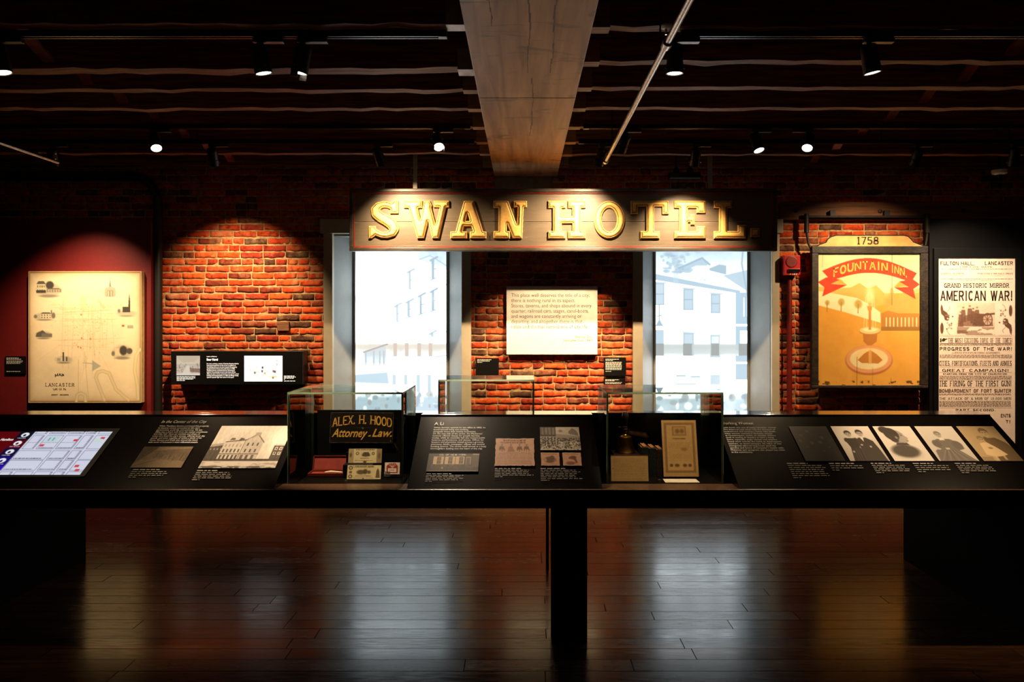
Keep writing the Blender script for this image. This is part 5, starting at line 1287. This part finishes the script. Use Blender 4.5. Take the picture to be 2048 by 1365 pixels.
# timber plank with bolts and the iron bracket holding the painted inn sign
tp = thing('timber_plank', 'old timber plank bolted across the bricks above the painted inn sign', 'plank', (pX(1800, 7.56), 7.56, pZ(440, 7.56)))
MB().box(pX(1559, 7.54), pX(2046, 7.54), 7.535, 7.584, pZ(440, 7.54), pZ(404, 7.54)).build('board', M['timber'], tp, bevel=.006)
for x in (1592, 1760, 1926):
    MB().lathe([(.021,0),(.019,.012),(.008,.017),(0,.018)], (pX(x, 7.535), 7.535, pZ(421 if x != 1760 else 423, 7.535)), 14, axis=(0,-1,0)).build('bolt_head', M['iron'], tp, smooth=True)
# painted inn sign
NY = 7.47
inn = thing('painted_inn_sign', 'framed yellow painted tavern sign with fountain and red ribbon on iron hooks', 'sign', (pX(1738, NY), NY, pZ(777, NY)))
def inn_img():
    p = Pic(206, 266, (222,160,66)); U = lambda x: (x-47)/865.; V = lambda y: (y-182)/1118.; 
    p.vgrad((196,196,150), (226,214,160), 0, .3); p.rect(0, .3, 1, 1, (218,156,64)); p.grain(7, 4, 5, 3)
    p.ell(U(470), V(470), .3, .16, (240,228,176), .8)
    p.poly([(0,.25),(U(200),V(480)),(U(330),V(470)),(U(400),V(432)),(U(470),V(480)),(U(540),V(450)),(U(610),V(520)),(U(640),V(620)),(0,V(620))], (204,168,84), .85)
    p.poly([(U(640),V(640)),(U(660),V(480)),(U(680),V(470)),(U(720),V(600)),(U(740),V(520)),(U(912),V(470)),(U(912),V(700)),(U(640),V(700))], (176,154,82), .75)
    p.poly([(0,V(500)),(U(180),V(520)),(U(380),V(560)),(U(480),V(610)),(U(575),V(680)),(U(580),V(770)),(U(440),V(730)),(U(260),V(675)),(0,V(620))], (238,222,178), .95)
    for x, y, s in ((128,600,24),(247,595,34),(390,612,40)): p.ell(U(x), V(y), s/865, s*1.15/1118, (184,158,84), .4); p.line([(U(x),V(y)),(U(x-2),V(y+75))], .008, (150,120,62))
    for x in (640, 700, 770, 850): p.ell(U(x), V(600), .06, .07, (180,152,80), .7, al=.7)
    p.poly([(U(583),V(690)),(U(640),V(665)),(U(730),V(690)),(U(912),V(690)),(U(912),V(835)),(U(583),V(835))], (176,122,54)); p.rect(U(583), V(805), U(912), V(838), (150,106,50))
    for k in range(9): p.rect(U(622+k*32), V(725), U(636+k*32), V(802), (232,206,152)); p.rect(U(632+k*32), V(725), U(637+k*32), V(802), (140,96,44))
    for x0 in (595, 640): p.line([(U(x0),V(660)),(U(x0+20),V(625))], .012, (200,160,70))
    # fountain
    p.ell(U(480), V(1088), 206/865, 130/1118, (176,108,58), .06); p.ell(U(480), V(1078), 198/865, 120/1118, (216,150,96), .05); p.ell(U(480), V(1075), 165/865, 92/1118, (226,206,150), .06); p.ell(U(490), V(1050), 150/865, 78/1118, (232,186,110), .3, al=.5)
    p.poly([(U(385),V(1085)),(U(440),V(1030)),(U(490),V(1000)),(U(545),V(1035)),(U(595),V(1085)),(U(560),V(1115)),(U(420),V(1110))], (182,118,48)); p.rect(U(478), V(985), U(502), V(1110), (226,180,96), .6)
    p.poly([(U(428),V(860)),(U(552),V(860)),(U(545),V(930)),(U(500),V(962)),(U(470),V(962)),(U(435),V(930))], (180,116,52)); p.ell(U(488), V(840), 92/865, 34/1118, (176,112,52), .05); p.ell(U(488), V(834), 90/865, 32/1118, (230,192,124), .06); p.ell(U(488), V(828), 70/865, 20/1118, (244,222,166), .3)
    p.rect(U(478), V(660), U(498), V(830), (190,130,60)); p.poly([(U(460),V(625)),(U(512),V(625)),(U(500),V(668)),(U(474),V(668))], (196,140,66)); p.ell(U(487), V(612), 14/865, 14/1118, (190,140,70), .3)
    for s in (-1, 1):
        for w in (28, 50): p.line([(U(487),V(490)),(U(487+s*w*.7),V(560)),(U(487+s*w),V(800))], .008, (244,226,172), .55)
    p.ell(U(487), V(540), .06, .1, (240,224,170), .7, al=.7)
    # ribbon
    R, R2 = (206,66,44), (184,50,36)
    top = [(85+800*t, 330+20*t-118*math.sin(math.pi*t)) for t in np.linspace(0, 1, 24)]; bot = [(130+720*t, 425+8*t-82*math.sin(math.pi*t)) for t in np.linspace(0, 1, 24)]
    p.poly([(U(a), V(c)) for a, c in [(130,380)]+top+[(850,405)]+bot[::-1]], R)
    p.poly([(U(120),V(385)),(U(48),V(425)),(U(105),V(470)),(U(85),V(548)),(U(295),V(450)),(U(160),V(440)),(U(240),V(405))], R); p.poly([(U(165),V(437)),(U(242),V(402)),(U(290),V(448))], (200,160,76))
    p.poly([(U(850),V(400)),(U(910),V(445)),(U(855),V(485)),(U(875),V(570)),(U(692),V(470)),(U(815),V(468)),(U(735),V(420))], R); p.poly([(U(812),V(465)),(U(735),V(420)),(U(692),V(468))], (190,150,70))
    for x, y0, y1, al in ((676,182,620,.9),(90,182,300,.5),(380,1060,1300,.9),(512,1150,1290,.4),(667,1240,1280,.8)): p.line([(U(x),V(y0)),(U(x-2),V(y1))], .004, (92,60,26), al)
    p.mask(((p.fbm(20, 40, 7) > .6) & (p.Y > .965))*1., (70,46,22), .8); p.grain(6, 16, 20, 5)
    return p.out()
fx0, fx1, fz0, fz1 = pX(1622.5, NY), pX(1855, NY), pZ(777, NY), pZ(493, NY); ix0, ix1, iz0, iz1 = pX(1636, NY), pX(1840, NY), pZ(771, NY), pZ(507.5, NY)
for (xa, xb, za, zb) in ((fx0, fx1, iz1, fz1), (fx0, fx1, fz0, iz0), (fx0, ix0, iz0, iz1), (ix1, fx1, iz0, iz1)):
    MB().box(xa, xb, NY-.02, NY+.045, za, zb).build('frame_rail', M['frameblk'], inn, bevel=.006)
for (xa, xb, za, zb) in ((ix0-.012, ix1+.012, iz1-.004, iz1+.012), (ix0-.012, ix0+.002, iz0, iz1-.004), (ix1-.002, ix1+.012, iz0, iz1-.004)):
    MB().box(xa, xb, NY-.012, NY+.03, za, zb).build('inner_bead', M['frameblk'], inn, bevel=.005)
MB().box(ix0, ix1, NY+.004, NY+.03, iz0, iz1).build('panel', M['cream'], inn)
picture('painting', inn_img(), wallplane(NY+.003), ix0, ix1, iz0, iz1, M['printmatt'], inn)
iu = lambda x: ix0+(x-47)/865*(ix1-ix0)
iv = lambda y: iz1-(y-182)/1118*(iz1-iz0)
xc, hw = iu(485), iu(885)-iu(485)
kk = (iv(220)-iv(340))
for body, xa_, xb_ in (('FOUNTAIN', 178, 640), ('INN.', 668, 805)):
    mb = MB(); slab_text(mb, body, wallplane(NY+.0025), iu(xa_), iu(xb_), iv(397)-.008, iv(330), .22, .16, False, .16, warp=lambda A, B: (A, B+kk*.92*(1-((A-xc)/hw)**2)-.03))
    mb.build('ribbon_lettering', M['gold_paint'], inn)
hb = []
for s, pts in ((1, [(1633,494),(1640,490),(1652,486),(1655,480),(1662,475),(1672,472)]), (-1, [(1808,472),(1816,474),(1822,480),(1826,485),(1836,489),(1849,494)])): hb += pts
b = MB(); b.prism_y([(pX(x, NY), pZ(y, NY)) for x, y in hb][::-1], NY-.005, NY+.035); b.build('header_board', M['cream'], inn, bevel=.003)
b = MB()
for (xa, ya), (xb, yb) in zip(hb[:-1], hb[1:]): b.tube([(pX(xa, NY), NY+.0, pZ(ya, NY)+.004), (pX(xb, NY), NY+.0, pZ(yb, NY)+.004)], .007, 6)
b.build('header_trim', M['frameblk'], inn)
mb = MB(); slab_text(mb, '1758', wallplane(NY-.0055), pX(1713, NY), pX(1757, NY), pZ(489.5, NY), pZ(474, NY), .2, .12, True, .1); mb.build('date_lettering', M['ink'], inn)

# wrought iron hardware holding it
IY = 7.485
for x in (1665, 1774): MB().box(pX(x-5, IY), pX(x+6, IY), IY-.005, 7.516, pZ(433, IY), pZ(421, IY)).build('bracket_lug', M['iron'], inn, bevel=.003)
MB().tube([(pX(1610, IY), IY, pZ(434, IY)), (pX(1858, IY), IY, pZ(434, IY))], .013, 10).build('bracket_bar', M['iron'], inn, smooth=True)
for x, y1 in ((1613, 500), (1855, 492)):
    MB().tube([(pX(x, IY), IY, pZ(428, IY)), (pX(x, IY), IY, pZ(466, IY))], .024, 10).build('bracket_socket', M['iron'], inn, smooth=True)
    MB().tube([(pX(x, IY), IY, pZ(464, IY)), (pX(x+(4 if x < 1700 else -2), IY), IY, pZ(y1-12, IY)), (pX(x+(9 if x < 1700 else -5), IY), IY-.01, pZ(y1, IY))], [.013, .012, .009], 10).build('bracket_hook', M['iron'], inn, smooth=True)

# black display wall with the framed broadside
bw = MB().box(pX(1859, 7.46), RX1, 7.46, 7.585, 0, 2.655).build('display_wall', M['blackwall'], bevel=.003)
tag(bw, 'black painted display wall behind the framed broadside', 'display wall')
OY = 7.445
po = thing('framed_broadside', 'tall printed broadside with bold headlines in a black frame', 'poster', (pX(1953, OY), OY, .28))
g0, g1, h0, h1 = pX(1876.5, OY), pX(2030, OY), .32, pZ(516.5, OY)
for (xa, xb, za, zb) in ((g0-.045, g1+.06, h1, pZ(496.5, 7.434)), (g0-.045, g0, h0, h1), (g1, g1+.06, h0, h1), (g0-.045, g1+.06, h0-.05, h0)):
    MB().box(xa, xb, 7.434, 7.459, za, zb).build('frame_rail', M['metalblack'], po, bevel=.003)
MB().box(g0-.002, g1+.002, OY, 7.459, h0-.01, h1+.002).build('sheet', M['paper'], po)
PP = wallplane(OY)
zx = lambda x: pX(1870+x/7.185, OY)
z1_ = lambda y: pZ(500+y/7.185, OY)
z2_ = lambda y: pZ(680+y/7.185, OY)
dk, lt = MB(), MB()
def pl_(body, x0, x1, ya, yb, zf, t=.17, bar=None, serif=True, mbx=None, gap=.12): slab_text(dk if mbx is None else mbx, body, PP, zx(x0), zx(x1), zf(yb), zf(ya), t, bar, serif, gap)
pl_('FULTON HALL,', 78, 568, 168, 222, z1_, .2, .16, False); pl_('LANCASTER', 715, 1118, 166, 220, z1_, .22, .17, False)
pl_('FOR FIVE DAYS.', 360, 835, 236, 256, z1_, .2, .14, True, lt, .25)
pl_('TICKETS, 25 CENTS', 80, 410, 332, 354, z1_, .2, .14, True, lt, .2); pl_('POSITIVELY NO HALF PRICE', 612, 1120, 332, 354, z1_, .2, .14, True, lt, .2)
pl_('GRAND HISTORIC MIRROR', 130, 1062, 480, 545, z1_, .22, .14, True, None, .16)
pl_('AMERICAN WAR!', 75, 1116, 588, 734, z1_, .25, .13, False, None, .14)
pl_('THE MOST EXCITING TOPIC OF THE TIMES!', 188, 1108, 1268, 1336, z1_, .3, .1, True, lt, .2)
pl_('PROGRESS OF THE WAR!', 68, 1106, 105, 157, z2_, .19, .17, False, None, .28)
pl_('ILLUSTRATED WITH STARTLING DIORAMIC ACCOMPANIMENTS', 240, 930, 175, 200, z2_, .2, .12, False, lt, .18)
pl_('CITIES, FORTIFICATIONS, FLEETS AND ARMIES', 64, 1100, 303, 373, z2_, .26, .1, True, None, .14)
pl_('GREAT CAMPAIGN!', 103, 1060, 420, 460, z2_, .2, .1, True, None, .22)
pl_('STARTING FROM THE CITY OF CHARLESTON.', 115, 1042, 482, 503, z2_, .24, .16, True, None, .2)
pl_('THE FIRING OF THE FIRST GUN!', 60, 1098, 590, 669, z2_, .24, .1, True, None, .15)
pl_('BOMBARDMENT OF FORT SUMTER', 60, 1092, 708, 761, z2_, .28, .2, False, lt, .12)
pl_('THE ATTACK OF A MOB OF 10.000 MEN', 60, 1092, 828, 862, z2_, .17, .1, True, None, .2)
pl_('PART SECOND.', 297, 872, 994, 1026, z2_, .22, .12, True, None, .22)
pl_('ENTS', 945, 1085, 1066, 1115, z2_, .22, .18, False); pl_('T!', 1012, 1084, 1156, 1200, z2_, .2, .16, False)
dk.build('headline_lettering', M['ink'], po); lt.build('faded_lettering', M['inklight'], po)
fine = MB(); q = random.Random(12)
def fine_rows(x0, x1, y0, y1, n, zf, h=.5):
    for i in range(n):
        yy = y0+(y1-y0)*i/n; x = x0
        while x < x1:
            L = q.uniform(14, 50); e = min(x+L, x1); hh = (y1-y0)/n*h*q.uniform(.6, 1)
            fine.add([(zx(x), OY-.001, zf(yy+hh)), (zx(e), OY-.001, zf(yy+hh)), (zx(e), OY-.001, zf(yy)), (zx(x), OY-.001, zf(yy))], [(0,1,2,3)]); x += L+9
for args in ((90,1105,272,286,1,z1_),(205,410,372,380,1,z1_),(640,995,372,380,1,z1_),(80,1118,416,430,1,z1_),(330,865,437,448,1,z1_),(68,1105,62,92,2,z2_),(68,940,215,268,5,z2_),(950,1105,215,272,6,z2_),(66,1100,518,574,6,z2_),(215,940,684,690,1,z2_),(62,1090,775,802,3,z2_),(62,1088,880,968,9,z2_)): fine_rows(*args)
for yy, zf in ((465,z1_),(1240,z1_),(1350,z1_),(52,z2_),(388,z2_),(470,z2_),(577,z2_),(978,z2_)): fine.add([(zx(66), OY-.001, zf(yy+2.5)), (zx(1104), OY-.001, zf(yy+2.5)), (zx(1104), OY-.001, zf(yy)), (zx(66), OY-.001, zf(yy))], [(0,1,2,3)])
tag(fine.build('fine_print', M['inklight'], po), kind='stuff')
def cannon():
    p = Pic(84, 72, (232,200,172)); p.grain(14, 6, 8, 3); I, K = (112,80,62), (146,112,90)
    p.poly([(.05,.62),(.2,.4),(.45,.32),(.7,.34),(.92,.5),(.95,.72),(.6,.74),(.1,.72)], K); p.poly([(.4,.7),(.55,.35),(.72,.4),(.7,.72)], I)
    for x, y, s in ((.1,.34,.05),(.17,.2,.05),(.34,.16,.055),(.43,.24,.05),(.53,.2,.05)): p.ell(x, y-.03, s*.6, s*.7, (206,170,144), .3); p.rect(x-s*.5, y-.07, x+s*.5, y-.04, I); p.poly([(x-s,y+.02),(x+s,y+.02),(x+s*1.5,y+.4),(x-s*1.5,y+.4)], I, .85)
    p.ell(.8,.52,.14,.21,I,.05); p.ell(.8,.52,.115,.175,(200,166,140),.08)
    for k in range(8): an = k*math.pi/4; p.line([(.8,.52),(.8+.12*math.cos(an),.52+.18*math.sin(an))], .016, I)
    p.line([(.55,.4),(.98,.34)], .05, I); p.rect(0,.74,1,1,(240,216,190)); p.mask((p.fbm(5, 9, 5) > .5)*(p.Y > .75), I, .55); p.poly([(0,.85),(.25,.84),(.3,.94),(0,.96)], I, .7); p.grain(12, 40, 40, 8); return p.out()
def eagle(flip):
    p = Pic(34, 68, (246,222,198)); I, K = (104,74,58), (150,116,96)
    p.poly([(.1,.0),(.2,.08),(.25,.2),(.5,.28),(.62,.4),(.55,.5),(.35,.52),(.28,.4),(.1,.32),(.05,.15)], I); p.ell(.15,.78,.13,.2,I,.2); p.ell(.5,.45,.2,.1,I,.3); r = random.Random(3)
    for k in range(22): p.ell(r.uniform(.4,.95), r.uniform(.36,.82), .07, .03, r.choice((I, K, (236,210,186))), .4)
    p.line([(.5,.25),(.7,.15),(.62,.08)], .03, K); p.line([(.45,.8),(.6,.95),(.7,.98)], .03, K)
    im = p.out(); return im[::-1, ::-1] if flip else im
picture('engraving', cannon(), PP, zx(316), zx(860), z1_(1225), z1_(762), M['printmatt'], po, lift=.001)
picture('eagle_ornament', eagle(0), PP, zx(70), zx(275), z1_(1225), z1_(780), M['printmatt'], po, lift=.001)
picture('eagle_ornament', eagle(1), PP, zx(905), zx(1115), z1_(1225), z1_(780), M['printmatt'], po, lift=.001)
mb = MB()
for pts in (((72,1275),(92,1270),(92,1330),(72,1330)), ((92,1300),(120,1268),(150,1278),(178,1276),(178,1284),(150,1296),(140,1312),(110,1320))): mb.add([(zx(a_), OY-.001, z1_(c_)) for a_, c_ in pts], [tuple(range(len(pts)))])
mb.build('pointing_hand', M['ink'], po)

# ================================================================== TRACK LIGHTING AND PIPES UNDER THE CEILING
TR = {1: (3.985, 3.150), 2: (5.95, 3.165), 3: (6.45, 3.165)}
def track(n, xa, xb, label):
    Y, z = TR[n]; t = thing('lighting_track', label, 'lighting track', ((xa+xb)/2, Y, z), 'ceiling lighting tracks')
    b = MB(); b.box(xa, xb, Y-.018, Y+.018, z+.012, z+.034); b.box(xa, xb, Y-.018, Y-.010, z, z+.012); b.box(xa, xb, Y+.010, Y+.018, z, z+.012); b.build('rail', M['trackm'], t)
    for x in (xa+.02, xb-.02): MB().box(x-.022, x+.022, Y-.0195, Y+.0195, z-.0015, z+.0355).build('end_cap', M['metalblack'], t)
    k = xa+.4
    while k < xb: MB().tube([(k, Y, z+.033), (k, Y, CZ)], .006, 6).build('hanger', M['metalblack'], t); k += 1.1
track(1, -4.2, pX(893, 3.985), 'dark lighting track on the map side of the beam, above the table front')
track(1, pX(1362, 3.985), 4.2, 'dark lighting track on the inn sign side of the beam, above the table front')
track(2, -4.4, -.42, 'dark lighting track on map side of the beam, between table and brick wall')
track(2, .48, 4.5, 'dark lighting track on inn sign side of the beam, between table and brick wall')
track(3, -5.4, -.42, 'dark lighting track on map side of the beam, closest to the brick wall')
track(3, .48, 5.2, 'dark lighting track on inn sign side of the beam, closest to the brick wall')
def track_light(n, x, aim, label, P=0., cone=40, blend=.5, drop=.12, size=.02, col=WARM, body=.15, r=.043, gobo=False, rest_aim=None, side=1):
    Y, z = TR[n]; t = thing('track_spotlight', label, 'spotlight', (x, Y, z), 'black track spotlights')
    MB().box(x-.03 if side > 0 else x-.13, x+.13 if side > 0 else x+.03, Y-.019, Y+.019, z-.028, z-.002).build('adapter', M['metalblack'], t, bevel=.002)
    piv = Vector((x, Y, z-drop*.62)); d = (Vector(aim)-piv).normalized()
    MB().tube([(x, Y, z-.02), tuple(piv)], .012, 8).build('stem', M['metalblack'], t)
    a = d.orthogonal().normalized()
    sidev = d.cross(Vector((0,0,1))); sidev = (sidev.normalized() if sidev.length > .05 else Vector((1,0,0)))
    MB().tube([tuple(piv-sidev*(r+.006)), tuple(piv+sidev*(r+.006))], .008, 8).build('pivot', M['metalblack'], t)
    back = piv - d*.035
    MB().lathe([(.0,0),(r*.8,0),(r*.96,.008),(r,.02),(r,body*.62),(r*1.06,body*.64),(r*1.06,body),(r*.93,body),(r*.9,body-.02),(0,body-.0205)], back, 22, axis=d).build('housing', M['metalblack'], t, smooth=True)
    MB().lathe([(0,body-.003),(r*.885,body-.003),(r*.885,body-.019),(0,body-.0191)], back, 22, axis=d).build('lens', M['lens'] if P else M['lens_off'], t)
    if gobo:
        for s in (-1, 1):
            c = back+d*(body+.012)+sidev*s*r*.95; MB().obox(c, tuple(d*.016), tuple(sidev*.0015), tuple(d.cross(sidev)*r*.5)).build('barn_door', M['metalblack'], t)
    for s in (-1, 1):
        MB().lathe([(.006,0),(.006,.008),(0,.009)], back+d*body*.8+sidev*s*r*1.05, 8, axis=sidev*s).build('knob', M['steel'], t)
    if P:
        L = bpy.data.lights.new('spot_beam', 'SPOT'); L.energy = P; L.color = col; L.spot_size = math.radians(cone); L.spot_blend = blend; L.shadow_soft_size = size
        lo = bpy.data.objects.new('spot_beam', L); COL.objects.link(lo); lo.parent = t
        pos = back+d*(body+.004); lo.location = pos-Vector((x, Y, z)); lo.rotation_euler = (d).to_track_quat('-Z', 'Y').to_euler()
    return t
X1_ = lambda x: pX(x, TR[1][0]); X2_ = lambda x: pX(x, TR[2][0]); X3_ = lambda x: pX(x, TR[3][0])
DESK = (1, .77, .53)
# over the table
track_light(1, X1_(-4), (-2.30, 4.05, .85), 'black spotlight aimed at the touch screen end of the table', 60, 34, .8)
track_light(1, X1_(518), (-1.0, 4.26, .9), 'black spotlight aimed at the case with the tin sign', 400, 26, .8, col=DESK)
track_light(1, X1_(606), (-1.60, 4.12, .95), 'black spotlight with barn doors aimed at the white hotel photograph', 285, 23, .8, gobo=True, col=DESK)
track_light(1, X1_(1350), (.80, 4.13, .85), 'black spotlight pointing straight down at the bell case', 240, 26, .8, col=DESK)
track_light(1, X1_(1738), (2.25, 4.10, .9), 'black spotlight aimed at the five portraits', 205, 34, .8, col=DESK)
track_light(1, 3.25, (2.1, 4.05, .85), 'black spotlight at the track end aimed back at the portraits', 80, 30, .8, side=-1)
# between table and wall
track_light(2, X2_(309), (-1.95, 4.7, .95), 'black spotlight aimed back at the reading panel with the hotel photograph', 60, 30, .8)
track_light(2, X2_(874), (-.12, 4.15, .9), 'black spotlight next to the boxed beam aimed back at the middle reading panel', 430, 27, .8, gobo=True, col=DESK)
track_light(2, X2_(1250), (.22, 7.54, 1.20), 'black spotlight aimed at the white quotation board', 360, 46, .6)
track_light(2, X2_(1510), (2.25, 5.2, 1.0), 'black spotlight tilted away from its neighbour over the walkway', 60, 34, .8)
track_light(2, X2_(1618), (1.42, 4.6, .95), 'black spotlight tilted toward its neighbour over the walkway', 110, 30, .8, side=-1)
# washing the wall
track_light(3, X3_(105), (-4.33, 7.40, 1.12), 'black spotlight washing the vintage map', 370, 76, 1.0, col=(1, .74, .46))
track_light(3, X3_(425), (-2.90, 7.58, 1.55), 'black spotlight washing the bare bricks and the lit text panel', 430, 76, 1.0)
track_light(3, X3_(755), (-.90, 7.2, 1.9), 'black spotlight washing the first letters of the hanging sign', 300, 104, 1.0)
track_light(3, X3_(1205), (.30, 7.2, 1.9), 'black spotlight washing the middle of the hanging sign', 340, 104, 1.0)
track_light(3, X3_(1392), (1.50, 7.2, 1.9), 'black spotlight washing the last letters of the hanging sign', 280, 84, .9)
track_light(3, X3_(1836), (3.33, 7.50, 1.45), 'black spotlight washing the painted inn sign', 225, 104, .95)
track_light(3, X3_(2030), (4.48, 7.44, .95), 'black spotlight washing the framed broadside', 270, 96, 1.0, col=(1, .76, .54))

# sprinkler pipe beside the beam, with couplings and a head
PZ, PXX = 2.95, .677
sp = thing('sprinkler_pipe', 'steel sprinkler pipe hanging under the joists beside the beam', 'pipe', (PXX, 4.4, PZ))
MB().tube([(PXX, RY0, PZ), (PXX, 6.15, PZ)], .0165, 14).build('pipe_run', M['steel'], sp, smooth=True)
for Y in (3.53, 1.4): MB().tube([(PXX, Y-.035, PZ), (PXX, Y-.03, PZ), (PXX, Y+.03, PZ), (PXX, Y+.035, PZ)], [.0185, .025, .025, .0185], 14).build('coupling', M['steel'], sp, smooth=True)
MB().tube([(PXX, 6.10, PZ), (PXX, 6.16, PZ), (PXX, 6.165, PZ)], [.024, .024, .016], 14).build('end_cap', M['steel'], sp, smooth=True)
for Y in (2.2, 3.7, 5.7): MB().tube([(PXX, Y, PZ+.015), (PXX, Y, JZ+.06)], .005, 6).build('hanger', M['metalblack'], sp)
sp2 = thing('sprinkler_pipe', 'thin pipe under the joists above the red display wall', 'pipe', (-3.69, 5.3, 2.90))
MB().tube([(-3.69, RY0, 2.90), (-3.69, 5.95, 2.90)], .013, 12).build('pipe_run', M['steel'], sp2, smooth=True)
for Y in (2.4, 4.2, 5.7): MB().tube([(-3.69, Y, 2.91), (-3.69, Y, JZ+.06)], .005, 6).build('hanger', M['metalblack'], sp2)
MB().lathe([(.012,0),(.018,.01),(.014,.04),(.02,.05),(.0,.055)], (-3.69, 5.9, 2.909), 12).build('sprinkler_head', M['steel'], sp2, smooth=True)
Yk = 3.905
ck = thing('lens_stand_in', 'small white disc standing in for a lit lamp lens under the first joist beside the pipe', 'lamp lens', (pX(1332, Yk), Yk, JZ-.012))  # lit lamp lens glimpsed past the pipe, built as an unlit white disc
MB().lathe([(.0,0),(.022,.0),(.036,.008),(.036,.016)], (pX(1332, Yk), Yk, JZ-.018), 20).build('lens_disc', M['capwhite'], ck, smooth=True)
MB().tube([(pX(1332, Yk), Yk, JZ-.018), (pX(1332, Yk), Yk, JZ-.05)], [.008, .005], 8).build('head', M['chrome'], ck)
Yd = 7.2
dm = thing('smoke_detector', 'small white domed detector near the ceiling above the broadside', 'detector', (pX(1999, Yd), Yd, pZ(341, Yd)))
MB().lathe([(.03,0),(.065,.012),(.07,.03),(.07,.045),(0,.046)], (pX(1999, Yd), Yd, pZ(350, Yd)), 22).build('cover', M['capwhite'], dm, smooth=True)
MB().lathe([(0,-.028),(.018,-.022),(.026,-.006),(.028,.002)], (pX(1999, Yd), Yd, pZ(350, Yd)), 16).build('dome', M['lens_off'], dm, smooth=True)
MB().tube([(pX(1999, Yd), Yd, pZ(350, Yd)+.045), (pX(1999, Yd), Yd, CZ)], .012, 8).build('stem', M['metalblack'], dm)
jb = thing('junction_box', 'black boxed fixture with twin knobs above the hanging sign', 'fixture', (pX(1370, 7.3), 7.3, pZ(352, 7.3)))
MB().box(pX(1338, 7.3), pX(1400, 7.3), 7.26, 7.36, pZ(358, 7.3), pZ(346, 7.3)).build('body', M['metalblack'], jb, bevel=.006)
for x in (1352, 1380): MB().lathe([(.03,0),(.032,.02),(.02,.05),(0,.052)], (pX(x, 7.3), 7.3, pZ(346.2, 7.3)), 12).build('knob', M['metalblack'], jb, smooth=True); MB().tube([(pX(x, 7.3), 7.3, pZ(343, 7.3)), (pX(x, 7.3), 7.3, CZ)], .008, 6).build('stem', M['metalblack'], jb)
